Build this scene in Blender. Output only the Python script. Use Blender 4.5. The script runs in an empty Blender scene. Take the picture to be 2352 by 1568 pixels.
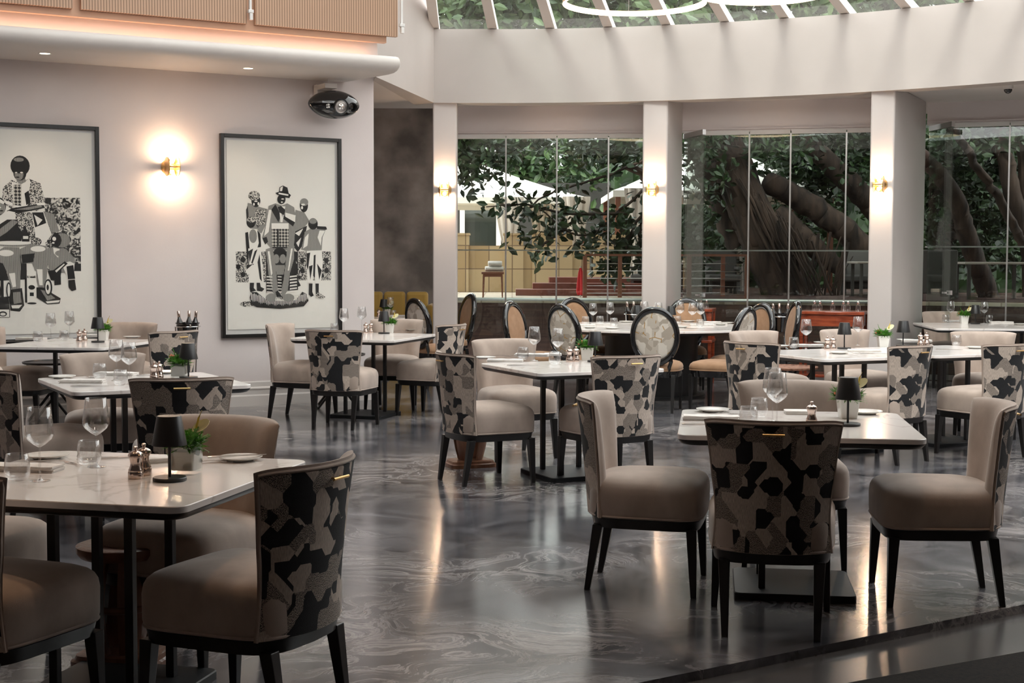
import bpy, bmesh, math, random
from math import sin, cos, pi, radians as R, sqrt, atan2, tan, hypot
from mathutils import Vector, Matrix
random.seed(7)
S = bpy.context.scene
COL = S.collection
# ------------------------------------------------------------------ camera
CAMH = 1.49; TILT = R(3.4); ROLL = R(.17); FPX = 2352*50/36
cam = bpy.data.objects.new('camera', bpy.data.cameras.new('camera'))
cam.data.lens = 50; cam.data.sensor_width = 36; cam.data.clip_end = 200
cam.matrix_world = Matrix.Translation((0, 0, CAMH)) @ Matrix.Rotation(pi/2-TILT, 4, 'X') @ Matrix.Rotation(ROLL, 4, 'Z')
COL.objects.link(cam); S.camera = cam
def ray(px, py):
    x = (px-1176)/FPX; y = -(py-784)/FPX
    x, y = x*cos(ROLL)-y*sin(ROLL), x*sin(ROLL)+y*cos(ROLL)
    a = pi/2-TILT
    return x, y*cos(a)+sin(a), y*sin(a)-cos(a)
def at(px, py, z=0.):
    x, y, c = ray(px, py); t = (z-CAMH)/c
    return x*t, y*t
def atY(px, py, Y):
    x, y, c = ray(px, py); t = Y/y
    return x*t, CAMH+c*t
# ------------------------------------------------------------------ world and light
S.view_settings.view_transform = 'Standard'; S.view_settings.look = 'None'
S.view_settings.exposure = 0.44; S.view_settings.gamma = 1; S.view_settings.use_curve_mapping = False
W = bpy.data.worlds.new('sky'); S.world = W; W.use_nodes = True
nt = W.node_tree; nt.nodes.clear()
o_ = nt.nodes.new('ShaderNodeOutputWorld'); b_ = nt.nodes.new('ShaderNodeBackground')
b_.inputs[0].default_value = (.97, .95, .95, 1); b_.inputs[1].default_value = 3.5
nt.links.new(b_.outputs[0], o_.inputs[0])
sun = bpy.data.objects.new('sun', bpy.data.lights.new('sun', 'SUN')); COL.objects.link(sun)
sun.data.energy = 1.4; sun.data.color = (1, .95, .88); sun.data.angle = R(13)
sun.rotation_euler = Vector((-.33, -.66, .68)).to_track_quat('Z', 'Y').to_euler()
# ------------------------------------------------------------------ materials
MATS = {}
def mat(name, col, rough=.5, metal=0, spec=.5, emit=None, es=0, sheen=0, coat=0, ior=1.5):
    m = bpy.data.materials.new(name); m.use_nodes = True
    p = m.node_tree.nodes['Principled BSDF']
    p.inputs['Base Color'].default_value = (*col, 1); p.inputs['Roughness'].default_value = rough
    p.inputs['Metallic'].default_value = metal; p.inputs['Specular IOR Level'].default_value = spec
    p.inputs['IOR'].default_value = ior
    if sheen: p.inputs['Sheen Weight'].default_value = sheen; p.inputs['Sheen Roughness'].default_value = .4
    if coat: p.inputs['Coat Weight'].default_value = coat; p.inputs['Coat Roughness'].default_value = .08
    if emit: p.inputs['Emission Color'].default_value = (*emit, 1); p.inputs['Emission Strength'].default_value = es
    MATS[name] = m
    return m
def N(m, t, **kw):
    n = m.node_tree.nodes.new(t)
    for k, v in kw.items(): setattr(n, k, v)
    return n
def L(m, a, b): m.node_tree.links.new(a, b)
def PB(m): return m.node_tree.nodes['Principled BSDF']
def ramp(m, stops, interp='LINEAR'):
    r = N(m, 'ShaderNodeValToRGB'); r.color_ramp.interpolation = interp
    e = r.color_ramp.elements
    while len(e) < len(stops): e.new(.5)
    for i, (p, c) in enumerate(stops):
        e[i].position = p; e[i].color = (*c, 1) if len(c) == 3 else c
    return r
def noisecol(m, scale, c1, c2, detail=4, lo=.35, hi=.65, coord='Object', vec=(1, 1, 1), dist=0, bump=0, bs=None):
    tc = N(m, 'ShaderNodeTexCoord'); mp = N(m, 'ShaderNodeMapping'); mp.inputs['Scale'].default_value = vec
    L(m, tc.outputs[coord], mp.inputs[0])
    n = N(m, 'ShaderNodeTexNoise'); n.inputs['Scale'].default_value = scale; n.inputs['Detail'].default_value = detail
    n.inputs['Distortion'].default_value = dist
    L(m, mp.outputs[0], n.inputs['Vector'])
    r = ramp(m, [(lo, c1), (hi, c2)]); L(m, n.outputs[0], r.inputs[0]); L(m, r.outputs[0], PB(m).inputs['Base Color'])
    if bump:
        n2 = N(m, 'ShaderNodeTexNoise'); n2.inputs['Scale'].default_value = bs or scale*3
        L(m, mp.outputs[0], n2.inputs['Vector'])
        b = N(m, 'ShaderNodeBump'); b.inputs['Strength'].default_value = bump; b.inputs['Distance'].default_value = .01
        L(m, n2.outputs[0], b.inputs['Height']); L(m, b.outputs[0], PB(m).inputs['Normal'])
    return m
plaster = noisecol(mat('plaster', (.7, .63, .6), .75), .9, (.70, .625, .61), (.77, .70, .68), bump=.04, bs=60)
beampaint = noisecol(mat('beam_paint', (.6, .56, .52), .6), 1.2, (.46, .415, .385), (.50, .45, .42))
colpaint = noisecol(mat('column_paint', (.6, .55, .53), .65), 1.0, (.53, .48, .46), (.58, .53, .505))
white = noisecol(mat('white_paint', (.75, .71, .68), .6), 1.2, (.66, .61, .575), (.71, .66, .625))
panelm = mat('head_panel', (.74, .67, .66), .3)
velvet = noisecol(mat('velvet', (.4, .32, .27), .85, sheen=.45), 7, (.38, .30, .25), (.50, .40, .34), vec=(1, 1, .6), bump=.15, bs=700)
blackwood = mat('black_wood', (.010, .009, .009), .32)
blackmetal = mat('black_metal', (.012, .012, .013), .38)
plinth = mat('base_plate_metal', (.012, .013, .015), .5, spec=.3)
brass = mat('brass', (.75, .48, .2), .28, 1)
silver = mat('silver', (.72, .7, .68), .2, 1)
chromem = mat('chrome', (.8, .8, .8), .1, 1)
rosesilver = mat('rose_silver', (.68, .56, .5), .18, 1)
china = mat('china', (.8, .78, .74), .15)
linen = noisecol(mat('linen', (.8, .77, .73), .9), 30, (.76, .72, .68), (.84, .8, .77), bump=.2, bs=500)
leather = mat('tan_fabric', (.36, .205, .115), .8, sheen=.2)
noisecol(leather, 12, (.33, .185, .10), (.40, .235, .135), bump=.2, bs=400)
mahog = noisecol(mat('mahogany', (.25, .05, .02), .25, coat=.5), 5, (.20, .035, .015), (.36, .075, .03), vec=(1, 8, 8))
carved = noisecol(mat('carved_wood', (.2, .09, .05), .3), 14, (.13, .05, .028), (.26, .12, .065), vec=(1, 1, .2), bump=.3, bs=40)
gloss = mat('gloss_black', (.006, .006, .007), .06, coat=1)
mustard = mat('mustard_velvet', (.42, .26, .05), .6, sheen=.4)
greenleaf = noisecol(mat('leaf_green', (.05, .2, .02), .5), 40, (.03, .14, .01), (.12, .36, .03))
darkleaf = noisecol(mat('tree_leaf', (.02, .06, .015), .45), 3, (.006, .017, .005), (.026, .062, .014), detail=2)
midleaf = noisecol(mat('tree_leaf_lit', (.06, .14, .04), .45), 3, (.02, .05, .016), (.08, .14, .045), detail=2)  # lit copy of tree_leaf: daylight on these crowns is put into the colour
petal = mat('cream_petal', (.78, .72, .42), .5)
spad = mat('spadix_yellow', (.7, .5, .06), .5)
berry = mat('coral_berry', (.75, .22, .12), .35)
canvas = mat('white_canvas', (.85, .83, .77), .9)
curt = mat('curtain_cloth', (.66, .60, .54), .95)
bark = noisecol(mat('bark', (.09, .06, .045), .9), 9, (.012, .008, .006), (.075, .048, .034), vec=(1, 1, .12), bump=.9, bs=24)
deckm = noisecol(mat('dark_deck', (.03, .016, .012), .5), 3, (.045, .02, .016), (.09, .042, .033), vec=(.3, 1, 12))
redstep = noisecol(mat('red_step', (.22, .07, .05), .5), 3, (.18, .055, .04), (.27, .09, .06))
railwood = mat('rail_wood', (.22, .08, .045), .45)
redcloth = mat('red_cloth', (.7, .03, .04), .7)
grey = mat('grey_wicker', (.10, .095, .09), .8)
paper = mat('art_paper', (.90, .87, .80), .8)
ink = mat('art_ink', (.012, .012, .012), .7)
whiteplastic = mat('white_plastic', (.75, .73, .71), .4)
steel = mat('steel_rail', (.55, .54, .53), .3, 1)
darkroom = mat('dark_wall', (.035, .033, .03), .7)
soil = mat('soil', (.02, .012, .008), .9)
carpet = noisecol(mat('dark_carpet', (.006, .005, .005), 1), 60, (.003, .003, .003), (.014, .010, .008), bump=.5, bs=300)
hide = noisecol(mat('cow_hide', (.2, .09, .05), .7), 30, (.12, .045, .025), (.32, .16, .1))
# glass: transparent with fresnel reflection (thin sheet)
def glassmat(name, tint, refl=1.0, rough=0.0, extra=0.0):
    m = bpy.data.materials.new(name); m.use_nodes = True; t = m.node_tree; t.nodes.clear()
    o = N(m, 'ShaderNodeOutputMaterial'); mx = N(m, 'ShaderNodeMixShader'); tr = N(m, 'ShaderNodeBsdfTransparent')
    gl = N(m, 'ShaderNodeBsdfGlossy'); gl.inputs['Roughness'].default_value = rough; gl.inputs[0].default_value = (1, 1, 1, 1)
    tr.inputs[0].default_value = (*tint, 1)
    lw = N(m, 'ShaderNodeLayerWeight'); lw.inputs[0].default_value = .5
    pw = N(m, 'ShaderNodeMath', operation='POWER'); pw.inputs[1].default_value = 3.0
    ml = N(m, 'ShaderNodeMath', operation='MULTIPLY_ADD'); ml.inputs[1].default_value = refl; ml.inputs[2].default_value = .045+extra
    ml.use_clamp = True
    L(m, lw.outputs['Facing'], pw.inputs[0]); L(m, pw.outputs[0], ml.inputs[0]); L(m, ml.outputs[0], mx.inputs[0])
    L(m, tr.outputs[0], mx.inputs[1]); L(m, gl.outputs[0], mx.inputs[2]); L(m, mx.outputs[0], o.inputs[0])
    MATS[name] = m
    return m
pane = glassmat('window_glass', (.86, .9, .88), .5, extra=-.012)
crystal = glassmat('crystal', (.95, .95, .95), .95, extra=.045)
vaseglass = glassmat('vase_glass', (.9, .92, .92), .8, extra=.06)
skyglass = glassmat('skylight_glass', (.88, .93, .92), .3)
artglass = glassmat('picture_glass', (.99, .99, .99), .25, extra=-.025)
def emis(name, col, s):
    m = bpy.data.materials.new(name); m.use_nodes = True; m.node_tree.nodes.clear()
    o = N(m, 'ShaderNodeOutputMaterial'); e = N(m, 'ShaderNodeEmission'); e.inputs[0].default_value = (*col, 1); e.inputs[1].default_value = s
    L(m, e.outputs[0], o.inputs[0]); MATS[name] = m
    return m
ledm = emis('led_strip', (1, .78, .5), 5.0)
bulbm = emis('bulb_glow', (1, .78, .5), 30.0)
covem = emis('cove_led', (1, .55, .36), 9)
lampglow = emis('lamp_glow', (1, .6, .3), 3.0)
downm = emis('downlight_glow', (1, .85, .6), 6)
# floor: polished marbled resin
floorm = mat('marbled_resin', (.05, .05, .055), .13, ior=1.85)
def mk_floor(m, dark, light, amt):
    tc = N(m, 'ShaderNodeTexCoord')
    n0 = N(m, 'ShaderNodeTexNoise'); n0.inputs['Scale'].default_value = .8; n0.inputs['Detail'].default_value = 3
    L(m, tc.outputs['Object'], n0.inputs['Vector'])
    mx = N(m, 'ShaderNodeVectorMath', operation='MULTIPLY_ADD'); mx.inputs[1].default_value = (2.8, 1.6, 0)
    L(m, n0.outputs['Color'], mx.inputs[0]); L(m, tc.outputs['Object'], mx.inputs[2])
    n1 = N(m, 'ShaderNodeTexNoise'); n1.inputs['Scale'].default_value = 1.3; n1.inputs['Detail'].default_value = 9; n1.inputs['Roughness'].default_value = .6
    n1.inputs['Distortion'].default_value = 1.2
    L(m, mx.outputs[0], n1.inputs['Vector'])
    r = ramp(m, [(.36, dark), (.52, tuple(a*.6+b*.4 for a, b in zip(dark, light))), (.70, light)])
    L(m, n1.outputs[0], r.inputs[0])
    # thin pale swirls
    nb = N(m, 'ShaderNodeTexNoise'); nb.inputs['Scale'].default_value = 2.6; nb.inputs['Detail'].default_value = 12; nb.inputs['Roughness'].default_value = .72; nb.inputs['Distortion'].default_value = 1.0
    L(m, mx.outputs[0], nb.inputs['Vector'])
    sw = ramp(m, [(.40, (0, 0, 0)), (.50, (.8, .8, .8)), (.515, (.2, .2, .2)), (.62, (0, 0, 0))]); L(m, nb.outputs[0], sw.inputs[0])
    nm = N(m, 'ShaderNodeTexNoise'); nm.inputs['Scale'].default_value = .7; L(m, tc.outputs['Object'], nm.inputs['Vector'])
    mk = ramp(m, [(.40, (0, 0, 0)), (.62, (1, 1, 1))]); L(m, nm.outputs[0], mk.inputs[0])
    mu = N(m, 'ShaderNodeMath', operation='MULTIPLY'); L(m, sw.outputs[0], mu.inputs[0]); L(m, mk.outputs[0], mu.inputs[1])
    mm = N(m, 'ShaderNodeMix', data_type='RGBA'); mm.inputs[7].default_value = (.46, .42, .41, 1); L(m, mu.outputs[0], mm.inputs[0]); L(m, r.outputs[0], mm.inputs[6])
    L(m, mm.outputs[2], PB(m).inputs['Base Color'])
    rr = N(m, 'ShaderNodeMapRange'); rr.inputs[3].default_value = .09; rr.inputs[4].default_value = .24
    L(m, n1.outputs[0], rr.inputs[0]); L(m, rr.outputs[0], PB(m).inputs['Roughness'])
    n3 = N(m, 'ShaderNodeTexNoise'); n3.inputs['Scale'].default_value = 6; L(m, tc.outputs['Object'], n3.inputs['Vector'])
    b = N(m, 'ShaderNodeBump'); b.inputs['Strength'].default_value = amt; b.inputs['Distance'].default_value = .01
    L(m, n3.outputs[0], b.inputs['Height']); L(m, b.outputs[0], PB(m).inputs['Normal'])
mk_floor(floorm, (.022, .023, .029), (.15, .145, .16), .05)
tilem = mat('dark_tile', (.02, .02, .021), .22, ior=1.7)
noisecol(tilem, 2, (.055, .052, .052), (.085, .08, .08))
# marble table top
marble = mat('marble_top', (.8, .76, .73), .12)
def mk_marble(m):
    tc = N(m, 'ShaderNodeTexCoord'); oi = N(m, 'ShaderNodeObjectInfo')
    ad = N(m, 'ShaderNodeVectorMath', operation='MULTIPLY_ADD'); ad.inputs[1].default_value = (9, 9, 9)
    cb = N(m, 'ShaderNodeCombineXYZ'); L(m, oi.outputs['Random'], cb.inputs[0]); L(m, oi.outputs['Random'], cb.inputs[1])
    L(m, cb.outputs[0], ad.inputs[0]); L(m, tc.outputs['Object'], ad.inputs[2])
    n = N(m, 'ShaderNodeTexNoise'); n.inputs['Scale'].default_value = 1.6; n.inputs['Detail'].default_value = 5; n.inputs['Distortion'].default_value = .8
    L(m, ad.outputs[0], n.inputs['Vector'])
    r = ramp(m, [(.485, (.86, .81, .78)), (.5, (.68, .62, .58)), (.515, (.86, .81, .78))])
    L(m, n.outputs[0], r.inputs[0]); L(m, r.outputs[0], PB(m).inputs['Base Color'])
mk_marble(marble)
# geometric woven fabric
def mk_pattern(name, scale, cols, thr, speck=True, gold=False):
    m = mat(name, (.3, .3, .3), .85, sheen=.1)
    uv = N(m, 'ShaderNodeUVMap'); oi = N(m, 'ShaderNodeObjectInfo')
    cb = N(m, 'ShaderNodeCombineXYZ')
    sc = N(m, 'ShaderNodeMath', operation='MULTIPLY'); sc.inputs[1].default_value = 13.7; L(m, oi.outputs['Random'], sc.inputs[0])
    L(m, sc.outputs[0], cb.inputs[0]); L(m, sc.outputs[0], cb.inputs[1])
    ad = N(m, 'ShaderNodeVectorMath', operation='ADD'); L(m, uv.outputs[0], ad.inputs[0]); L(m, cb.outputs[0], ad.inputs[1])
    v = N(m, 'ShaderNodeTexVoronoi', distance='CHEBYCHEV', voronoi_dimensions='2D'); v.inputs['Scale'].default_value = scale
    v.inputs['Randomness'].default_value = 1
    L(m, ad.outputs[0], v.inputs['Vector'])
    v2 = N(m, 'ShaderNodeTexVoronoi', distance='MANHATTAN', voronoi_dimensions='2D'); v2.inputs['Scale'].default_value = scale*.62
    L(m, ad.outputs[0], v2.inputs['Vector'])
    s1 = N(m, 'ShaderNodeSeparateColor'); L(m, v.outputs['Color'], s1.inputs[0])
    s2 = N(m, 'ShaderNodeSeparateColor'); L(m, v2.outputs['Color'], s2.inputs[0])
    a = N(m, 'ShaderNodeMath', operation='ADD'); L(m, s1.outputs[0], a.inputs[0])
    mm = N(m, 'ShaderNodeMath', operation='MULTIPLY'); mm.inputs[1].default_value = .45; L(m, s2.outputs[1], mm.inputs[0]); L(m, mm.outputs[0], a.inputs[1])
    fr = N(m, 'ShaderNodeMath', operation='FRACT'); L(m, a.outputs[0], fr.inputs[0])
    # woven speckle
    mp = N(m, 'ShaderNodeMapping'); mp.inputs['Scale'].default_value = (1, .5, 1); L(m, ad.outputs[0], mp.inputs[0])
    ns = N(m, 'ShaderNodeTexNoise'); ns.inputs['Scale'].default_value = 560; ns.inputs['Detail'].default_value = 1; L(m, mp.outputs[0], ns.inputs['Vector'])
    rs = ramp(m, [(.44, (0, 0, 0)), (.56, (1, 1, 1))]); L(m, ns.outputs[0], rs.inputs[0])
    mid = N(m, 'ShaderNodeMix', data_type='RGBA'); mid.inputs[6].default_value = (*cols[0], 1); mid.inputs[7].default_value = (*cols[2], 1)
    L(m, rs.outputs[0], mid.inputs[0])
    g1 = N(m, 'ShaderNodeMath', operation='GREATER_THAN'); g1.inputs[1].default_value = thr[0]; L(m, fr.outputs[0], g1.inputs[0])
    g2 = N(m, 'ShaderNodeMath', operation='GREATER_THAN'); g2.inputs[1].default_value = thr[1]; L(m, fr.outputs[0], g2.inputs[0])
    m1 = N(m, 'ShaderNodeMix', data_type='RGBA'); m1.inputs[6].default_value = (*cols[0], 1)
    L(m, g1.outputs[0], m1.inputs[0])
    if speck: L(m, mid.outputs[2], m1.inputs[7])
    else: m1.inputs[7].default_value = (*cols[1], 1)
    m2 = N(m, 'ShaderNodeMix', data_type='RGBA'); m2.inputs[7].default_value = (*cols[2], 1)
    L(m, g2.outputs[0], m2.inputs[0]); L(m, m1.outputs[2], m2.inputs[6])
    out = m2.outputs[2]
    if speck:
        mq = N(m, 'ShaderNodeMapping'); mq.inputs['Scale'].default_value = (1, .12, 1); L(m, ad.outputs[0], mq.inputs[0])
        nq = N(m, 'ShaderNodeTexNoise'); nq.inputs['Scale'].default_value = 420; nq.inputs['Detail'].default_value = 2; L(m, mq.outputs[0], nq.inputs['Vector'])
        rq = ramp(m, [(.35, (.62, .6, .58)), (.65, (1.0, 1.0, 1.0))]); L(m, nq.outputs[0], rq.inputs[0])
        mz = N(m, 'ShaderNodeMix', data_type='RGBA', blend_type='MULTIPLY'); mz.inputs[0].default_value = 1; L(m, out, mz.inputs[6]); L(m, rq.outputs[0], mz.inputs[7]); out = mz.outputs[2]
    if gold:
        v3 = N(m, 'ShaderNodeTexVoronoi', feature='DISTANCE_TO_EDGE', voronoi_dimensions='2D'); v3.inputs['Scale'].default_value = scale*.55
        L(m, ad.outputs[0], v3.inputs['Vector'])
        lt = N(m, 'ShaderNodeMath', operation='LESS_THAN'); lt.inputs[1].default_value = .028; L(m, v3.outputs['Distance'], lt.inputs[0])
        nz = N(m, 'ShaderNodeTexNoise'); nz.inputs['Scale'].default_value = 9; L(m, ad.outputs[0], nz.inputs['Vector'])
        gt = N(m, 'ShaderNodeMath', operation='GREATER_THAN'); gt.inputs[1].default_value = .52; L(m, nz.outputs[0], gt.inputs[0])
        mu = N(m, 'ShaderNodeMath', operation='MULTIPLY'); L(m, lt.outputs[0], mu.inputs[0]); L(m, gt.outputs[0], mu.inputs[1])
        m3 = N(m, 'ShaderNodeMix', data_type='RGBA'); m3.inputs[7].default_value = (.45, .25, .07, 1)
        L(m, mu.outputs[0], m3.inputs[0]); L(m, out, m3.inputs[6]); out = m3.outputs[2]
    L(m, out, PB(m).inputs['Base Color'])
    b = N(m, 'ShaderNodeBump'); b.inputs['Strength'].default_value = .35; b.inputs['Distance'].default_value = .004
    L(m, ns.outputs[0], b.inputs['Height']); L(m, b.outputs[0], PB(m).inputs['Normal'])
    return m
weave = mk_pattern('geometric_weave', 13, [(.012, .012, .015), (.2, .18, .17), (.66, .55, .47)], (.38, .70))
ovalpat = mk_pattern('beige_abstract', 14, [(.46, .39, .32), (.60, .53, .45), (.76, .69, .61)], (.33, .66), speck=False, gold=True)
# wallpaper
wallpaper = noisecol(mat('mottled_wallpaper', (.1, .09, .085), .6), 2.2, (.10, .085, .075), (.34, .29, .26), detail=8, lo=.35, hi=.7)
# stripe wood
def stripes(m, axis, freq, c1, c2, duty=.8, bump=.6, coord='Object'):
    tc = N(m, 'ShaderNodeTexCoord'); sp = N(m, 'ShaderNodeSeparateXYZ'); L(m, tc.outputs[coord], sp.inputs[0])
    a = N(m, 'ShaderNodeMath', operation='MULTIPLY'); a.inputs[1].default_value = freq; L(m, sp.outputs[axis], a.inputs[0])
    f = N(m, 'ShaderNodeMath', operation='FRACT'); L(m, a.outputs[0], f.inputs[0])
    g = N(m, 'ShaderNodeMath', operation='LESS_THAN'); g.inputs[1].default_value = duty; L(m, f.outputs[0], g.inputs[0])
    mx = N(m, 'ShaderNodeMix', data_type='RGBA'); mx.inputs[6].default_value = (*c2, 1); mx.inputs[7].default_value = (*c1, 1)
    L(m, g.outputs[0], mx.inputs[0]); L(m, mx.outputs[2], PB(m).inputs['Base Color'])
    b = N(m, 'ShaderNodeBump'); b.inputs['Strength'].default_value = bump; b.inputs['Distance'].default_value = .01
    L(m, g.outputs[0], b.inputs['Height']); L(m, b.outputs[0], PB(m).inputs['Normal'])
    return m
flute = stripes(mat('fluted_oak', (.4, .24, .15), .5), 0, 40, (.52, .33, .22), (.20, .115, .07), .75)
oak = mat('oak_fascia', (.60, .36, .24), .5)
def blocks(m, c1, c2, mortar, sx, sz, mode='XZ'):
    tc = N(m, 'ShaderNodeTexCoord'); sp = N(m, 'ShaderNodeSeparateXYZ'); L(m, tc.outputs['Object'], sp.inputs[0])
    cb = N(m, 'ShaderNodeCombineXYZ'); L(m, sp.outputs[0], cb.inputs[0]); L(m, sp.outputs[2 if mode == 'XZ' else 1], cb.inputs[1])
    b = N(m, 'ShaderNodeTexBrick'); b.offset = 0; b.inputs['Color1'].default_value = (*c1, 1); b.inputs['Color2'].default_value = (*c2, 1)
    b.inputs['Mortar'].default_value = (*mortar, 1); b.inputs['Scale'].default_value = 1; b.inputs['Mortar Size'].default_value = .008
    b.inputs['Brick Width'].default_value = sx; b.inputs['Row Height'].default_value = sz
    L(m, cb.outputs[0], b.inputs['Vector']); L(m, b.outputs[0], PB(m).inputs['Base Color'])
    return m
sand = blocks(mat('sandstone_tile', (.5, .36, .2), .7), (.55, .42, .25), (.42, .29, .15), (.2, .13, .08), .36, .36)
paver = blocks(mat('pale_paver', (.6, .5, .4), .7), (.62, .54, .43), (.54, .45, .35), (.35, .27, .2), .4, .4, 'XY')
# print inks
hatch = stripes(mat('art_hatch', (.3, .3, .3), .7), 0, 150, (.55, .53, .48), (.02, .02, .02), .5, 0)
dots = mat('art_speckle', (.3, .3, .3), .7); noisecol(dots, 95, (.02, .02, .02), (.72, .69, .62), detail=2, lo=.47, hi=.53)
flor = mat('art_floral', (.3, .3, .3), .7); noisecol(flor, 22, (.015, .015, .015), (.75, .72, .65), detail=5, lo=.46, hi=.56, dist=1.5)
diam = mat('art_lattice', (.3, .3, .3), .7)
_c = N(diam, 'ShaderNodeTexChecker'); _t = N(diam, 'ShaderNodeTexCoord'); _m = N(diam, 'ShaderNodeMapping')
_m.inputs['Rotation'].default_value = (0, R(45), 0); _c.inputs['Scale'].default_value = 45; _c.inputs[1].default_value = (.02, .02, .02, 1); _c.inputs[2].default_value = (.6, .57, .5, 1)
L(diam, _t.outputs['Object'], _m.inputs[0]); L(diam, _m.outputs[0], _c.inputs[0]); L(diam, _c.outputs[0], PB(diam).inputs['Base Color'])
# ------------------------------------------------------------------ mesh helpers
class MB:
    def __init__(s): s.v = []; s.f = []; s.uv = {}; s.mi = []; s.cm = 0
    def add(s, vs, fs, M=None):
        n = len(s.v)
        for p in vs: s.v.append(tuple(M @ Vector(p)) if M else tuple(p))
        for f in fs: s.f.append(tuple(i+n for i in f)); s.mi.append(s.cm)
    def box(s, c, d, rz=0, rx=0, ry=0):
        M = Matrix.Translation(c) @ Matrix.Rotation(rz, 4, 'Z') @ Matrix.Rotation(ry, 4, 'Y') @ Matrix.Rotation(rx, 4, 'X')
        x, y, z = d[0]/2, d[1]/2, d[2]/2
        s.add([(a, b, e) for e in (-z, z) for b in (-y, y) for a in (-x, x)],
              [(0, 2, 3, 1), (4, 5, 7, 6), (0, 1, 5, 4), (2, 6, 7, 3), (0, 4, 6, 2), (1, 3, 7, 5)], M)
        return s
    def rings(s, rs, cap0=True, cap1=True, M=None, close=True):
        k = len(rs[0]); vs = [p for r in rs for p in r]; fs = []
        for i in range(len(rs)-1):
            for j in range(k if close else k-1):
                j2 = (j+1) % k
                fs.append((i*k+j, i*k+j2, (i+1)*k+j2, (i+1)*k+j))
        if cap0: fs.append(tuple(range(k))[::-1])
        if cap1: fs.append(tuple(range((len(rs)-1)*k, len(rs)*k)))
        s.add(vs, fs, M)
        return s
    def lathe(s, prof, n=20, c=(0, 0, 0), M=None, cap0=True, cap1=True):
        rs = [[(c[0]+max(r, 1e-4)*cos(2*pi*j/n), c[1]+max(r, 1e-4)*sin(2*pi*j/n), c[2]+z) for j in range(n)] for r, z in prof]
        return s.rings(rs, cap0, cap1, M)
    def tube(s, path, r, n=8, closed=False, cap=True):
        P = [Vector(p) for p in path]; rs = []; m = len(P)
        for i, p in enumerate(P):
            a = P[(i-1) % m] if (closed or i > 0) else p; b = P[(i+1) % m] if (closed or i < m-1) else p
            t = (b-a); t = t.normalized() if t.length > 1e-9 else Vector((0, 0, 1))
            up = Vector((0, 0, 1)) if abs(t.z) < .93 else Vector((1, 0, 0))
            x = t.cross(up).normalized(); y = t.cross(x).normalized()
            rr = r[i] if isinstance(r, (list, tuple)) else r
            rs.append([tuple(p+x*(rr*cos(2*pi*j/n))+y*(rr*sin(2*pi*j/n))) for j in range(n)])
        if closed: rs.append(rs[0]); cap = False
        return s.rings(rs, cap, cap)
    def prism(s, poly, z0, z1):
        return s.rings([[(x, y, z0) for x, y in poly], [(x, y, z1) for x, y in poly]])
    def bar(s, a, b, w0, w1=None, d0=None, d1=None):
        w1 = w1 or w0; d0 = d0 or w0; d1 = d1 or w1
        rs = []
        for p, w, d in ((a, w0, d0), (b, w1, d1)):
            rs.append([(p[0]-w/2, p[1]-d/2, p[2]), (p[0]+w/2, p[1]-d/2, p[2]), (p[0]+w/2, p[1]+d/2, p[2]), (p[0]-w/2, p[1]+d/2, p[2])])
        return s.rings(rs)
    def build(s, name, m, parent=None, smooth=False, bevel=0, seg=2, ang=35):
        me = bpy.data.meshes.new(name); me.from_pydata(s.v, [], s.f)
        ms = m if isinstance(m, (list, tuple)) else [m]
        for q in ms: me.materials.append(q)
        if len(ms) > 1:
            for p, i in zip(me.polygons, s.mi): p.material_index = i
        bm = bmesh.new(); bm.from_mesh(me); bmesh.ops.recalc_face_normals(bm, faces=bm.faces); bm.to_mesh(me); bm.free()
        if smooth:
            me.polygons.foreach_set('use_smooth', [True]*len(me.polygons))
            try: me.set_sharp_from_angle(angle=R(ang))
            except Exception: pass
        o = bpy.data.objects.new(name, me); COL.objects.link(o)
        if parent: o.parent = parent
        if bevel:
            b = o.modifiers.new('bevel', 'BEVEL'); b.width = bevel; b.segments = seg; b.limit_method = 'ANGLE'
        return o
def tag(o, label=None, cat=None, group=None, kind=None):
    if label: o['label'] = label
    if cat: o['category'] = cat
    if group: o['group'] = group
    if kind: o['kind'] = kind
    return o
def empty(name, loc=(0, 0, 0), rz=0):
    o = bpy.data.objects.new(name, None); COL.objects.link(o); o.location = loc; o.rotation_euler = (0, 0, rz)
    o.empty_display_size = .1
    return o
def dup(o, parent=None):
    c = o.copy(); COL.objects.link(c); c.parent = parent
    for ch in list(o.children): dup(ch, c)
    return c
PROTO = {}
def place(key, maker, loc, rz, label, cat, group=None, sc=None):
    if key not in PROTO: PROTO[key] = o = maker(); fresh = True
    else: o = dup(PROTO[key]); fresh = False
    o.location = loc; o.rotation_euler = (0, 0, rz)
    o.scale = (sc, sc, sc) if sc else (1, 1, 1)
    for k in ('group',):
        if k in o: del o[k]
    return tag(o, label, cat, group)
def struct(o, label=None, cat=None):
    o['kind'] = 'structure'
    if label: o['label'] = label
    if cat: o['category'] = cat
    return o
# ------------------------------------------------------------------ room shell
A = (-1.436, 14.803); WD = (cos(R(29.85)), sin(R(29.85))); WN = (WD[1], -WD[0])   # art wall: base line and room-side normal
def wp(s, off=0): return (A[0]+WD[0]*s+WN[0]*off, A[1]+WD[1]*s+WN[1]*off)
# floor with the low step
ED = Vector((.838, .545)); E0 = Vector((.582, 5.0))
def ep(t): p = E0+ED*t; return (p.x, p.y)
mb = MB(); mb.prism([ep(-12), ep(11), (11, 18.05), (-11, 18.05)], -.035, 0); struct(mb.build('floor', floorm), 'dark marbled polished resin floor of the dining room', 'floor')
mb = MB(); mb.prism([(-11, -4), (11, -4), (11, 13), (-11, 13)], -.35, -.035); struct(mb.build('floor_lower', tilem), 'dark tiled floor one step below the dining floor', 'floor')
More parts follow.
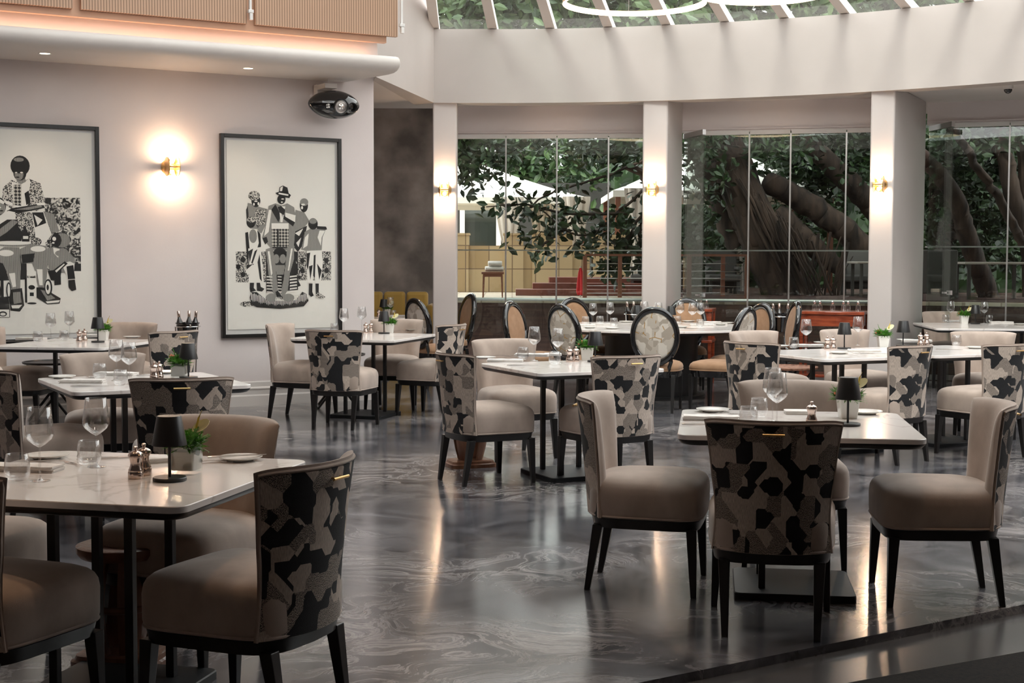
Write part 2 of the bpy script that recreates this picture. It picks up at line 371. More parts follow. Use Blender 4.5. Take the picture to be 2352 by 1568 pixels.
# left art wall
mb = MB(); mb.prism([wp(0), wp(-11), wp(-11, -.3), wp(0, -.3)], 0, 7.2); struct(mb.build('wall_left', plaster), 'pale plaster wall carrying two framed prints', 'wall')
mb = MB()
rs = []
for s_ in (-11, .0):
    prof = [(0, 0), (.03, 0), (.03, .10), (.022, .115), (.022, .16), (.03, .168), (.03, .178), (.012, .19), (.012, .235), (.006, .245), (0, .245)]
    rs.append([(*wp(s_, .001+o), z) for o, z in prof])
mb.rings(rs); struct(mb.build('baseboard_left', white), 'tall moulded skirting along the art wall', 'baseboard')
# alcove back wall, extends behind
mb = MB(); mb.box((-2.4, 18.2, 1.9), (3.0, .15, 3.9)); struct(mb.build('wall_alcove', wallpaper), 'dark mottled wallpaper wall of the alcove', 'wall')
mb = MB(); mb.box((-4.0, 16.6, 1.9), (.15, 3.4, 3.9)); struct(mb.build('wall_alcove_side', wallpaper), 'dark wallpapered side of the alcove', 'wall')
# beam (curved fascia)
bp = [(-.93, 16.9), (.3, 16.87), (1.52, 16.645), (2.75, 16.21), (3.91, 15.625), (5.21, 14.64), (6.35, 13.4), (7.2, 12.0), (7.75, 10.4), (7.95, 8.6)]
def catmull(P, n=8):
    out = []
    Q = [Vector(p) for p in P]; Q = [Q[0]*2-Q[1]]+Q+[Q[-1]*2-Q[-2]]
    for i in range(1, len(Q)-2):
        for k in range(n):
            t = k/n; p0, p1, p2, p3 = Q[i-1:i+3]
            out.append(.5*((2*p1)+(-p0+p2)*t+(2*p0-5*p1+4*p2-p3)*t*t+(-p0+3*p1-3*p2+p3)*t**3))
    out.append(Q[-2])
    return out
bc = catmull(bp)
def offset(P, d):
    out = []
    for i, p in enumerate(P):
        a = P[max(i-1, 0)]; b = P[min(i+1, len(P)-1)]; t = (b-a).normalized()
        out.append(p+Vector((-t[1], t[0]))*d)
    return out
bo = offset(bc, .28)
mb = MB()
mb.rings([[(p[0], p[1], 3.3), (p[0], p[1], 4.16), (q[0], q[1], 4.16), (q[0], q[1], 3.3)] for p, q in zip(bc, bo)])
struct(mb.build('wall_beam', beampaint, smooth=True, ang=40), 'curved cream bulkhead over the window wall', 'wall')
mb = MB(); mb.prism([(-.93, 16.9), (-1.38, 14.5), (-1.44, 14.82), (-1.16, 17.18)], 3.3, 7.2)
struct(mb.build('wall_return', beampaint), 'cream return wall beside the balcony end', 'wall')
# ceiling behind the beam
mb = MB(); mb.prism([(p[0], p[1]) for p in bo]+[(9.5, 8.6), (9.5, 18.6), (-4.2, 18.6), (-4.2, 13.4), wp(-.02, -.2), (-1.16, 17.18)], 3.36, 3.5)
struct(mb.build('ceiling_perimeter', white), 'low flat ceiling behind the curved bulkhead', 'ceiling')
# near ceiling and the upper void
mb = MB(); mb.box((0, .95, 3.75), (22, 10.1, .3)); struct(mb.build('ceiling', white), 'flat ceiling over the near part of the room', 'ceiling')
mb = MB(); mb.box((-6, 6.0, 5.4), (10, .2, 3.4)); struct(mb.build('wall_void_front', white), 'upper wall closing the balcony side nearest the camera', 'wall')
mb = MB(); mb.box((8.9, 7.3, 3.75), (2.2, 2.6, .3)); struct(mb.build('ceiling_right', white))
mb = MB(); mb.prism([(-11, 5.9), (-2.6, 5.9), (-2.6, 17.2), (-11, 17.2)], 6.9, 7.1); struct(mb.build('ceiling_balcony', white), 'roof over the upper balcony', 'ceiling')
mb = MB(); mb.box((10.0, 6, 2.2), (.2, 24, 4.8)); struct(mb.build('wall_right', plaster))
mb = MB(); mb.box((0, -4, 1.6), (22, .2, 4)); struct(mb.build('wall_back', plaster))
mb = MB(); mb.box((-10.9, 5, 3.6), (.2, 24, 7.6)); struct(mb.build('wall_far_left', plaster))
# soffit with rounded lip
mb = MB()
prof = [(0.001, 3.262), (.80, 3.262), (.89, 3.267), (.95, 3.285), (.985, 3.315), (1.0, 3.35), (.992, 3.385), (.965, 3.41), (.92, 3.422), (.80, 3.425), (.62, 3.425), (.6, 3.62), (.6, 3.9), (.001, 3.9)]
rs = []
for s_, k in ((-11, 0), (-.33, .16)):
    rs.append([(*wp(s_+k*o, o), z) for o, z in prof])
mb.rings(rs); struct(mb.build('ceiling_soffit', white, smooth=True, ang=50), 'cream soffit with a rounded lip under the balcony', 'ceiling')
# balcony fascia and fluted panels
WRZ = R(29.85)
fas = empty('balcony_front', (*wp(0), 0), WRZ)
tag(fas, 'upper oak balcony front with vertically fluted panels above the soffit', 'balcony')
m_ = MB(); m_.box((-5.6, -.74, 4.1), (10.78, .06, 1.06)); m_.build('fascia', oak, fas)
m_ = MB(); m_.box((-5.6, -.70, 4.62), (10.78, .26, .05)); m_.build('top_rail', oak, fas)
def wloc(px, off, z):     # distance along the wall for a column of the picture
    x, y, c = ray(px, 60); ax, ay = A[0]+WN[0]*off, A[1]+WN[1]*off
    det = x*(-WD[1])+y*WD[0]; t = (ax*(-WD[1])+ay*WD[0])/det
    return (x*t-ax)*WD[0]+(y*t-ay)*WD[1]
edges_ = [(-7.5, wloc(168, .82, 4)), (wloc(187, .82, 4), wloc(567, .82, 4)), (wloc(587, .82, 4), wloc(913, .82, 4))]
for a, b in edges_:
    m_ = MB(); m_.box(((a+b)/2, -.80, 4.08), (b-a, .05, .90)); m_.build('fluted_panel', flute, fas)
for px in (575, 922):
    s_ = wloc(px, .84, 4)
    m_ = MB(); m_.box((s_, -.84, 3.95), (.022, .03, .55)); m_.box((s_, -.85, 3.74), (.05, .04, .03)); m_.box((s_, -.86, 3.69), (.03, .03, .06)); m_.build('bracket', whiteplastic, fas, bevel=.003)
st = empty('cove_light', (*wp(0), 0), WRZ); tag(st, 'warm light strip in the cove between soffit lip and balcony', 'light strip')
m_ = MB(); m_.box((-5.6, -.70, 3.432), (10.5, .03, .010)); m_.build('diffuser', covem, st)
def mk_down():
    o = empty('downlight')
    m = MB(); m.lathe([(.045, .02), (.045, 0), (.058, -.003), (.06, 0), (.06, .004), (.047, .02)], 24, cap0=False, cap1=False); m.build('trim_ring', whiteplastic, o, smooth=True)
    m = MB(); m.lathe([(.044, 0), (.044, .004)], 20); m.build('lens', downm, o)
    return o
for (px, py), lb in (((103, 123), 'round ceiling downlight in the soffit left of the wall sconce'), ((570, 157), 'round ceiling downlight in the soffit above the right print')):
    x, y = at(px, py, 3.262)
    place('down', mk_down, (x, y, 3.2615), 0, lb, 'downlight', 'recessed downlights in the soffit')
    l = bpy.data.lights.new('downlight_beam', 'SPOT'); l.energy = 12; l.color = (1, .8, .6); l.spot_size = R(80); l.spot_blend = .6; l.shadow_soft_size = .04
    lo = bpy.data.objects.new('downlight_beam', l); COL.objects.link(lo); lo.location = (x, y, 3.24)
# columns
def column(n, poly, z1, lb):
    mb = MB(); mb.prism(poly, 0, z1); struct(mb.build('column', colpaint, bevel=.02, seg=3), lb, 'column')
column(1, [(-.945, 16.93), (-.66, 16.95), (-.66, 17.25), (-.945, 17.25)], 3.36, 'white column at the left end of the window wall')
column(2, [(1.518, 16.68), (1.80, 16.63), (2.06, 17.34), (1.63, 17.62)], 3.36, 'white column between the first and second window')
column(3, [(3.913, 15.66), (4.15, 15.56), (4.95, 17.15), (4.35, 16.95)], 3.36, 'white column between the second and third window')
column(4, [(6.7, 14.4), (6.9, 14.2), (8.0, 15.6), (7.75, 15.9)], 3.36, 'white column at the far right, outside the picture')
# glazing bays
def bay(n, a, b, cuts, fold):
    a = Vector(a); b = Vector(b); d = (b-a); ln = d.length; rz = atan2(d.y, d.x)
    w = empty('window_%d' % n, (a.x, a.y, 0), rz); struct(w, ['folding glass wall beside the alcove, garden canopy behind', 'folding glass wall with the big fig trunk behind', 'folding glass wall at the right edge of the picture'][n-1], 'window')
    m = MB(); m.box((ln/2, .02, 3.18), (ln, .06, .37)); m.build('head_panel', panelm, w)
    m = MB(); m.box((ln/2, -.012, 3.03), (ln, .05, .012)); m.build('track', panelm, w)
    xs = [0]+[c*ln for c in cuts]+[ln]
    for i in range(len(xs)-1):
        x0, x1 = xs[i], xs[i+1]
        if i == 0 and fold:
            f = empty('folded_pane'); f.parent = w; f.location = (0.03, 0, 0); f.rotation_euler = (0, 0, R(-62))
            m = MB(); m.box((.35, 0, 1.47), (.66, .012, 2.9)); m.build('glass', pane, f)
            m = MB(); m.box((.35, 0, 2.95), (.66, .04, .06)); m.build('top_rail', steel, f)
            m = MB(); m.box((.6, -.03, 1.05), (.09, .03, .02)); m.box((.6, .03, 1.05), (.05, .05, .05)); m.build('handle', chromem, f)
            x0 = x0+.02
        m = MB(); m.box(((x0+x1)/2, 0, 1.5), (x1-x0-.012, .012, 2.9)); m.build('glass', pane, w)
        m = MB(); m.box(((x0+x1)/2, 0, 2.985), (x1-x0-.014, .045, .05)); m.build('top_rail', whiteplastic, w)
        m = MB(); m.box(((x0+x1)/2, 0, .04), (x1-x0-.014, .045, .06)); m.build('bottom_rail', steel, w)
        if i: m = MB(); m.box((x0, -.004, 1.5), (.018, .018, 2.94)); m.build('joint', steel, w)
    m = MB(); m.box((ln/2, .05, 1.575), (ln, .015, .015)); m.build('cross_wire', steel, w)
bay(1, (-.70, 17.88), (1.66, 17.66), (.262, .53, .80), False)
bay(2, (2.05, 17.36), (4.24, 16.78), (.36, .575, .86), True)
bay(3, (5.02, 17.35), (7.7, 16.3), (.33, .66), True); bpy.data.objects['window_3'].scale = (1, 1, 1.034)
# ------------------------------------------------------------------ skylight
sk = empty('window_4', (0, 0, 0)); struct(sk, 'sloping glazed skylight above the curved bulkhead', 'window')
def skp(p, k):   # k 0 at the beam, 1 at the inner edge
    cx, cy = -.85, 8.0
    return (p[0]+(cx-p[0])*k, p[1]+(cy-p[1])*k, 4.16+2.0*k)
kk = .94
near_ring = [Vector((7.9, 7.2)), Vector((7.6, 6.05)), Vector((3, 6.0)), Vector((-.82, 6.0))]
ring0 = [skp(p, 0) for p in bo+near_ring]; ring1 = [skp(p, kk) for p in bo+near_ring]
mb = MB(); mb.rings([ring0, ring1], False, False, close=False); mb.build('glass', skyglass, sk)
# mullions spaced evenly along the beam
acc = 0; last = bo[0]; k = 0
pts = [bo[0]]
for i in range(1, len(bo)):
    seg = (bo[i]-bo[i-1]).length
    while acc+seg >= .70:
        t = (.70-acc)/seg; p = bo[i-1].lerp(bo[i], t); pts.append(p)
        bo_i = p; seg = (bo[i]-p).length; acc = 0
        if seg < .70: break
    acc += seg if acc or True else 0
m = MB()
for p in pts+[Vector((-.5+.75*i, 6.0)) for i in range(11)]:
    a = Vector(skp(p, 0)); b = Vector(skp(p, kk)); d = (b-a).normalized(); side = d.cross(Vector((0, 0, 1))).normalized()*.055; up = Vector((0, 0, .05))
    m.rings([[tuple(q-side-up), tuple(q+side-up), tuple(q+side+up), tuple(q-side+up)] for q in (a, b)])
m.build('mullion', white, sk)
m = MB(); m.box((-1.6, 11.5, 7.0), (2.0, 11.2, .012)); m.build('added_roof_glass', skyglass, sk)  # unseen flat glazing, added so the sky brightens the soffit lip
m = MB()
for i in range(12): m.box((-1.6, 6.1+i*.98, 6.97), (2.0, .06, .1))
m.build('added_roof_bar', white, sk)
# ------------------------------------------------------------------ dining chair (faces local +Y)
def rrect(hwf, hwb, yf, yb, n=32, p=5.0, bow=0):
    out = []
    for i in range(n):
        t = 2*pi*i/n; c, s_ = cos(t), sin(t)
        x = abs(c)**(2/p)*(1 if c >= 0 else -1); y = abs(s_)**(2/p)*(1 if s_ >= 0 else -1)
        yy = (yf+yb)/2+y*(yf-yb)/2; k = (yy-yb)/(yf-yb)
        hw = hwb+(hwf-hwb)*k
        if bow and y < 0: yy -= bow*(1-abs(x)**2)*abs(y)
        out.append((x*hw, yy))
    return out
def chair_back_pt(u, v, off=0):
    hw = .236-.02*sin(min(v/.55, 1)*pi)*.6+.034*max(0, (v-.45)/.55)**1.6
    z = .335+v*(.865-.335)-.012*abs(u)**10*v
    y = -.262-.045*v-.012*v*v+.115*abs(u)**2.2*(.75+.25*v)
    th = atan2(.115*2.2*abs(u)**1.2, hw)*(1 if u > 0 else -1)
    return (u*hw+off*sin(th), y-off*cos(th), z)
def make_chair():
    o = empty('dining_chair')
    # seat cushion
    mb = MB(); lev = [(.335, .955), (.342, .985), (.36, 1.0), (.44, 1.005), (.468, .99), (.486, .955), (.498, .90), (.508, .80), (.516, .6), (.521, .35), (.522, .08)]
    base = rrect(.268, .238, .272, -.225, 40, 5.5, .03)
    mb.rings([[(x*k, .02+(y-.02)*k, z+(.012*(1-k) if z > .48 else 0)) for x, y in base] for z, k in lev]); mb.build('seat', velvet, o, smooth=True, ang=60)
    mb = MB(); mb.tube([(x*.985, .02+(y-.02)*.985, .343) for x, y in base], .0055, 6, closed=True); mb.build('piping', velvet, o, smooth=True)
    # apron
    mb = MB(); mb.rings([[(x*k, .02+(y-.02)*k, z) for x, y in base] for z, k in ((.29, .935), (.333, .965))]); mb.build('seat_frame', blackwood, o, smooth=True, ang=40)
    for sx in (-1, 1):
        mb = MB(); mb.bar((sx*.236, .238, 0), (sx*.222, .225, .30), .026, .046); mb.build('leg', blackwood, o, bevel=.003)
        mb = MB(); mb.bar((sx*.178, -.245, 0), (sx*.185, -.195, .30), .026, .046); mb.build('leg', blackwood, o, bevel=.003)
    # upholstered back
    nu, nv = 28, 16
    us = [-1+2*i/nu for i in range(nu+1)]; us = [sin(u*pi/2*.98)/sin(pi/2*.98) for u in us]
    vs = [sin((j/nv)*pi/2) if j > nv/2 else (j/nv)*sin(pi/4)*2 for j in range(nv+1)]
    mb = MB(); O = []; I = []
    for v in vs:
        ro, ri = [], []
        for u in us:
            p = chair_back_pt(u, v); t = .074*(1-.2*v)*sqrt(max(0, 1-abs(u)**9))*sqrt(max(0, 1-v**14))
            q = chair_back_pt(u, v, -t) ; q = (q[0]*.985, q[1], q[2])
            ro.append(p); ri.append(q)
        O.append(ro); I.append(ri)
    rs = [O[j]+I[j][::-1] for j in range(nv+1)]
    mb.rings(rs); mb.build('backrest', velvet, o, smooth=True, ang=70)
    # patterned outer panel with UV
    mb = MB(); P1, P2 = [], []; UVs = []
    pu = [(-.955+1.91*i/24) for i in range(25)]; pv = [.005+.955*j/14 for j in range(15)]
    for v in pv:
        for u in pu:
            P1.append(chair_back_pt(u, v, .007)); UVs.append((u*.30, v*.53))
    W_ = 25; n1 = len(P1)
    P2 = [chair_back_pt(u, v, .0) for v in pv for u in pu]
    fs = []
    for j in range(14):
        for i in range(24):
            a = j*W_+i; fs.append((a, a+1, a+W_+1, a+W_)); fs.append((n1+a, n1+a+W_, n1+a+W_+1, n1+a+1))
    bd = [i for i in range(W_)]+[j*W_+W_-1 for j in range(1, 15)]+[14*W_+i for i in range(W_-2, -1, -1)]+[j*W_ for j in range(13, 0, -1)]
    for a, b in zip(bd, bd[1:]+bd[:1]): fs.append((a, n1+a, n1+b, b))
    mb.add(P1+P2, fs); pn = mb.build('outer_back_panel', weave, o, smooth=True, ang=50)
    uvl = pn.data.uv_layers.new(name='UVMap'); UU = UVs+UVs
    for lp in pn.data.loops: uvl.data[lp.index].uv = UU[lp.vertex_index]
    # piping along the panel edge
    path = [chair_back_pt(-.97, v, .004) for v in [i/16 for i in range(0, 16)]]+[chair_back_pt(u, .975, .004) for u in [-.96+1.92*i/24 for i in range(25)]]+[chair_back_pt(.97, v, .004) for v in [i/16 for i in range(15, -1, -1)]]
    mb = MB(); mb.tube(path, .0055, 6); mb.build('edge_trim', velvet, o, smooth=True)
    # brass pull
    hc = Vector(chair_back_pt(0, .90, 0))
    mb = MB(); mb.tube([(hc.x-.042, hc.y-.026, hc.z), (hc.x+.042, hc.y-.026, hc.z)], .0048, 10)
    for s_ in (-.022, .022): mb.tube([(hc.x+s_, hc.y-.005, hc.z), (hc.x+s_, hc.y-.026, hc.z)], .0035, 8)
    mb.build('pull_handle', brass, o, smooth=True)
    return o
CH = [  # x, y, facing degrees, label
 (1.06, 5.74, 80, 'dining chair seen from behind in front of the near right table, back in shade'),
 (.62, 6.44, -13, 'dining chair at the left side of the near right table, facing right'),
 (1.877, 6.22, 175, 'dining chair at the right side of the near right table, facing left'),
 (1.39, 6.99, 262, 'dining chair tucked behind the near right table, facing the camera'),
 (-.83, 4.48, 155, 'nearest dining chair, at the right side of the near left table, patterned back towards us'),
 (-1.215, 5.30, 246, 'dining chair behind the near left table, its plain brown back beside the black lamp'),
 (-1.62, 4.34, 68, 'dining chair cut by the lower left corner, in front of the near left table'),
 (-2.03, 5.14, -13, 'dining chair with only its seat corner showing under the near left table'),
 (-1.77, 7.58, 104, 'dining chair with patterned back right behind the near left table and its lamp'),
 (-2.56, 8.93, 290, 'dining chair with plain back towards us behind the left middle table'),
 (-2.63, 8.02, 30, 'dining chair at the left picture edge beside the left middle table'),
 (-3.02, 12.1, 143, 'dining chair with patterned back right of the far left table, ice bucket behind it'),
 (-3.62, 13.15, 260, 'dining chair behind the far left table, against the art wall'),
 (-4.3, 12.35, 0, 'dining chair at the left picture edge beside the far left table'),
 (-1.95, 13.15, -18, 'dining chair at the left side of the table below the right print'),
 (-1.48, 12.41, 76, 'dining chair with patterned back in front of the table below the right print'),
 (-1.17, 14.0, 265, 'dining chair behind the table at the end of the art wall'),
 (-.76, 13.4, 152, 'dining chair with patterned back right of the table at the end of the art wall'),
 (-.18, 9.43, 29, 'dining chair at the front left of the centre table, angled patterned back'),
 (.64, 9.35, 118, 'dining chair with bright patterned back in front of the centre table'),
 (.02, 10.62, 292, 'dining chair with wide plain back behind the centre table'),
 (1.95, 10.78, 42, 'dining chair with patterned back at the left end of the long right table'),
 (2.76, 10.47, 129, 'dining chair with bright patterned back at the middle of the long right table'),
 (3.57, 10.72, 120, 'dining chair with patterned back at the right picture edge, long right table'),
 (2.17, 11.95, 300, 'dining chair behind the left end of the long right table, near the oval chairs'),
 (3.0, 12.25, 294, 'dining chair behind the long right table, between its left lamp and flowers'),
 (3.97, 11.93, 255, 'dining chair behind the right part of the long right table'),
 (5.08, 16.5, 268, 'dining chair behind the far right table by the third window'),
]
for i, (x, y, f, lb) in enumerate(CH):
    place('chair', make_chair, (x, y, 0), R(f-90), lb, 'chair', 'patterned back dining chairs')
# ------------------------------------------------------------------ oval back chair
def make_oval():
    o = empty('oval_back_chair')
    base = rrect(.25, .215, .25, -.22, 36, 3.6)
    mb = MB(); mb.rings([[(x*k, .02+(y-.02)*k, z) for x, y in base] for z, k in ((.40, .97), (.408, 1.01), (.43, 1.02), (.455, .98), (.475, .88), (.49, .65), (.497, .3), (.498, .05))]); mb.build('seat', leather, o, smooth=True, ang=60)
    mb = MB(); mb.rings([[(x*k, .02+(y-.02)*k, z) for x, y in base] for z, k in ((.335, .94), (.40, .97))]); mb.build('seat_frame', gloss, o, smooth=True, ang=40)
    mb = MB(); mb.tube([(x, y, .402) for x, y in base], .006, 6, closed=True); mb.build('piping', leather, o, smooth=True)
    for sx in (-1, 1):
        mb = MB(); mb.bar((sx*.205, .20, 0), (sx*.205, .20, .36), .024, .042); mb.build('leg', blackwood, o, bevel=.003)
        mb = MB(); mb.bar((sx*.17, -.25, 0), (sx*.17, -.18, .36), .024, .042); mb.build('leg', blackwood, o, bevel=.003)
    def bpnt(a, r, dy): # oval in a leaning, slightly curved plane
        x = .235*r*cos(a); z = .735+.285*r*sin(a)
        return (x, -.225-.16*(z-.45)+.35*x*x+dy, z)
    n = 48
    rs = []
    for i in range(n):
        a = 2*pi*i/n; rs.append([bpnt(a, .80, .022), bpnt(a, .90, .034), bpnt(a, 1.0, .022), bpnt(a, 1.02, 0), bpnt(a, 1.0, -.022), bpnt(a, .90, -.034), bpnt(a, .80, -.022)])
    rs.append(rs[0]); mb = MB(); mb.rings(rs, False, False); mb.build('back_frame', gloss, o, smooth=True, ang=80)
    for nm, m_, s_ in (('inner_back_pad', leather, 1), ('outer_back_panel', ovalpat, -1)):
        mb = MB(); rr = [(.82, .008), (.80, .022), (.7, .030), (.45, .036), (.2, .038), (.01, .038)]
        mb.rings([[bpnt(2*pi*i/n, r, s_*d*.8) for i in range(n)] for r, d in rr]); pn = mb.build(nm, m_, o, smooth=True, ang=80)
        uvl = pn.data.uv_layers.new(name='UVMap')
        for lp in pn.data.loops:
            c = pn.data.vertices[lp.vertex_index].co; uvl.data[lp.index].uv = (c.x, c.z)
    for sx in (-1, 1):
        mb = MB(); mb.tube([(sx*.13, -.195, .37), (sx*.135, -.215, .44), (sx*.155, -.24, .50), (sx*.17, -.255, .56)], .02, 8); mb.build('back_post', gloss, o, smooth=True)
    return o
OV = [
 (-.86, 16.25, 38, 1.0, 'oval backed chair left of the first column, beige patterned back and black frame'),
 (-.80, 17.50, 203, 1.02, 'oval backed chair squeezed behind the first column, tan pad facing left'),
 (.26, 15.0, -28, 1.0, 'oval backed chair at the left of the round table, seen edge on'),
 (.72, 14.42, 40, 1.0, 'oval backed chair with patterned back at the front left of the round table'),
 (.86, 16.35, 300, 1.0, 'oval backed chair behind the left of the round table, tan pad showing'),
 (1.42, 13.83, 78, 1.0, 'oval backed chair with patterned back in front of the round table, in full view'),
 (1.98, 16.2, 262, 1.0, 'oval backed chair behind the lamp on the round table, by the second column'),
 (2.02, 13.85, 146, 1.0, 'oval backed chair with patterned back at the front right of the round table'),
 (2.33, 14.58, 210, 1.0, 'oval backed chair just behind the right hand patterned oval one, tan pad showing'),
 (2.80, 15.5, 184, 1.0, 'oval backed chair seen edge on beside the champagne bucket at the second window'),
]
for x, y, f, sc_, lb in OV:
    place('oval', make_oval, (x, y, 0), R(f-90), lb, 'chair', 'oval backed chairs', sc_)
# ------------------------------------------------------------------ tables
def make_table(w, d, two=False):
    def f():
        o = empty('dining_table')
        def rr(hx, hy, r, n=7):
            out = []
            for cx, cy, a0 in ((hx-r, hy-r, 0), (-hx+r, hy-r, 90), (-hx+r, -hy+r, 180), (hx-r, -hy+r, 270)):
                for i in range(n+1): a = R(a0+90*i/n); out.append((cx+r*cos(a), cy+r*sin(a)))
            return out
        P = rr(w/2, d/2, .055); 
        def sc(k): return [(x-math.copysign(k, x), y-math.copysign(k, y)) for x, y in P]
        mb = MB(); mb.rings([[(*p, z) for p in sc(k)] for z, k in ((.7285, .001), (.7295, 0), (.7475, 0), (.75, .0022))]); mb.build('tabletop', marble, o, smooth=True, ang=30)
        mb = MB(); mb.rings([[(*p, z) for p in sc(k)] for z, k in ((.703, .03), (.708, .016), (.722, .004), (.728, .003))]); mb.build('under_tray', blackmetal, o, smooth=True, ang=50)
        for sx in (-1, 1):
            for sy in (-1, 1):
                mb = MB(); mb.box((sx*.14, sy*.14, .368), (.03, .03, .675)); mb.build('leg', blackmetal, o, bevel=.002)
        mb = MB(); Q = rr(.262, .262, .03); mb.rings([[(*p, z) for p in Q] for z in (.0, .028)]+[[(x*.985, y*.985, .032) for x, y in Q]]); mb.build('base_plate', plinth, o, smooth=True, ang=30)
        return o
    return f
TB = [('t1', 1.02, 1.02, 1.268, 6.35, -8, 'square marble topped table near right, open floor in front of it'),
 ('t1', 1.02, 1.02, -1.35, 4.77, -13.5, 'square marble topped table near left, nearest of all, cut by the picture edge'),
 ('t1', 1.02, 1.02, -2.185, 8.38, 29, 'square marble topped table left of middle, behind the near left one'),
 ('t4', 1.0, 1.2, -3.69, 12.08, -9, 'marble topped table far left in front of the left print'),
 ('t5', 1.02, 1.15, -1.37, 13.25, -17, 'marble topped table below the right print, near the wall end'),
 ('t6', .95, .95, .40, 9.66, 25, 'square marble topped table in the centre of the room'),
 ('t1', 1.02, 1.02, 2.54, 11.04, 24, 'left half of the long right table, marble top with one lamp'),
 ('t1', 1.02, 1.02, 3.475, 11.457, 24, 'right half of the long right table, marble top running to the picture edge'),
 ('t9', 1.75, 1.35, 5.42, 15.62, -5, 'marble topped table far right by the third window')]
for k, w, d, x, y, a, lb in TB:
    place(k, make_table(w, d), (x, y, 0), R(a), lb, 'table', 'marble topped dining tables')
# round table
def round_table(name, x, y, r, lb, z=.75, drum=.42):
    o = tag(empty(name, (x, y, 0)), lb, 'table')
    mb = MB(); mb.lathe([(.05, .728), (r-.002, .728), (r, .730), (r, .747), (r-.003, z)], 72); mb.build('tabletop', marble, o, smooth=True, ang=30)
    mb = MB(); mb.lathe([(r-.04, .70), (r-.01, .726), (r-.01, .728)], 64); mb.build('under_tray', blackmetal, o, smooth=True)
    mb = MB(); mb.lathe([(drum+.08, 0), (drum+.08, .03), (drum, .035), (drum, .70)], 40); mb.build('pedestal', blackmetal, o, smooth=True, ang=30)
round_table('round_dining_table', 1.5, 15.3, 1.12, 'large round marble topped table ringed by oval backed chairs', drum=.5)
round_table('alcove_table', -1.62, 17.2, .36, 'small table in the alcove in front of the mustard booth', drum=.05)
# ------------------------------------------------------------------ tableware prototypes
def mk_wine():
    o = empty('wine_glass')
    mb = MB(); mb.lathe([(.033, .0), (.033, .0012), (.012, .003), (.0045, .008), (.0035, .02), (.0032, .10), (.004, .112)], 24); mb.build('stem', crystal, o, smooth=True, ang=80)
    mb = MB(); mb.lathe([(.004, .112), (.018, .120), (.038, .137), (.0455, .150), (.0465, .157), (.043, .19), (.036, .243), (.0352, .2435), (.0345, .243), (.0415, .19), (.0448, .157), (.0438, .151), (.036, .139), (.016, .122), (.001, .118)], 28, cap0=False, cap1=False); mb.build('bowl', crystal, o, smooth=True, ang=80)
    return o
def mk_tumbler():
    o = empty('water_tumbler')
    mb = MB(); mb.lathe([(.026, .0), (.034, .006), (.041, .022), (.0425, .034), (.0405, .06), (.0355, .088), (.0345, .0885), (.0338, .088), (.0388, .06), (.0405, .034), (.038, .024), (.030, .013), (.001, .011)], 28, cap1=False); mb.build('bowl', crystal, o, smooth=True, ang=80)
    return o
def mk_plate():
    o = empty('side_plate')
    mb = MB(); mb.lathe([(.045, 0), (.048, 0), (.052, .004), (.079, .0135), (.080, .0155), (.0785, .016), (.052, .0085), (.001, .007)], 40, cap1=False); mb.build('dish', china, o, smooth=True, ang=60)
    return o
def knife_mb(mb, L_=.215):
    mb.rings([[(x, -w/2, z), (x, w/2, z), (x, w/2, z+t), (x, -w/2, z+t)] for x, w, t, z in ((-L_/2, .010, .004, 0), (-L_/2+.01, .017, .006, 0), (-.02, .013, .007, 0), (0, .009, .005, .001), (.012, .017, .002, .002), (L_/2-.02, .018, .0015, .002), (L_/2, .004, .001, .002))])
def mk_knife():
    mb = MB(); knife_mb(mb); o = mb.build('table_knife', silver, smooth=True, ang=40); return o
def mk_fork():
    mb = MB()
    mb.rings([[(x, -w/2, z), (x, w/2, z), (x, w/2, z+.003), (x, -w/2, z+.003)] for x, w, z in ((-.10, .016, 0), (-.08, .014, .001), (0, .007, .008), (.035, .008, .006), (.05, .022, .002), (.062, .024, .001))])
    for k in range(4):
        y = -.0095+k*.0063
        mb.rings([[(x, y-.0015, z), (x, y+.0015, z), (x, y+.0015, z+.0025), (x, y-.0015, z+.0025)] for x, z in ((.06, .001), (.08, 0), (.102, .006))])
    return mb.build('table_fork', silver, smooth=True, ang=40)
def mk_napkin():
    mb = MB()
    for z, dx, dy in ((0, 0, 0), (.0052, .004, -.003), (.0104, -.003, .002), (.0156, .002, 0)):
        n = 10; rs = []
        for i in range(n+1):
            x = -.125+.25*i/n; w = .047+dy
            rs.append([(x+dx, -w, z), (x+dx, w*.96, z), (x+dx, w, z+.0025), (x+dx, w*.96, z+.005+.001*sin(i*1.7+z*900)), (x+dx, -w, z+.005+.001*sin(i*1.3))])
        mb.rings(rs)
    return mb.build('folded_napkin', linen, smooth=True, ang=50)
def mk_napkin_sq():
    mb = MB()
    for z in (0, .006, .012): mb.rings([[(x*k, y*k, z+h) for x, y in rrect(.062, .062, .05, -.05, 24, 9)] for h, k in ((0, .98), (.001, 1), (.0045, 1), (.0055, .98))])
    return mb.build('square_folded_napkin', linen, smooth=True, ang=50)
def mk_mill():
    o = empty('pepper_mill')
    mb = MB(); mb.lathe([(.0245, 0), (.0255, .002), (.0255, .022), (.024, .024), (.0245, .026), (.0235, .030), (.0185, .042), (.0175, .052), (.0195, .064), (.0215, .068), (.0215, .072)], 24); mb.build('body', rosesilver, o, smooth=True, ang=40)
    mb = MB(); mb.lathe([(.0225, .0725), (.025, .074), (.025, .079), (.021, .086), (.012, .091), (.006, .093)], 24); mb.build('cap', rosesilver, o, smooth=True, ang=40)
    mb = MB(); mb.lathe([(.0045, .092), (.0045, .096), (.0075, .099), (.0075, .105), (.004, .108)], 14); mb.build('knob', rosesilver, o, smooth=True, ang=40)
    return o
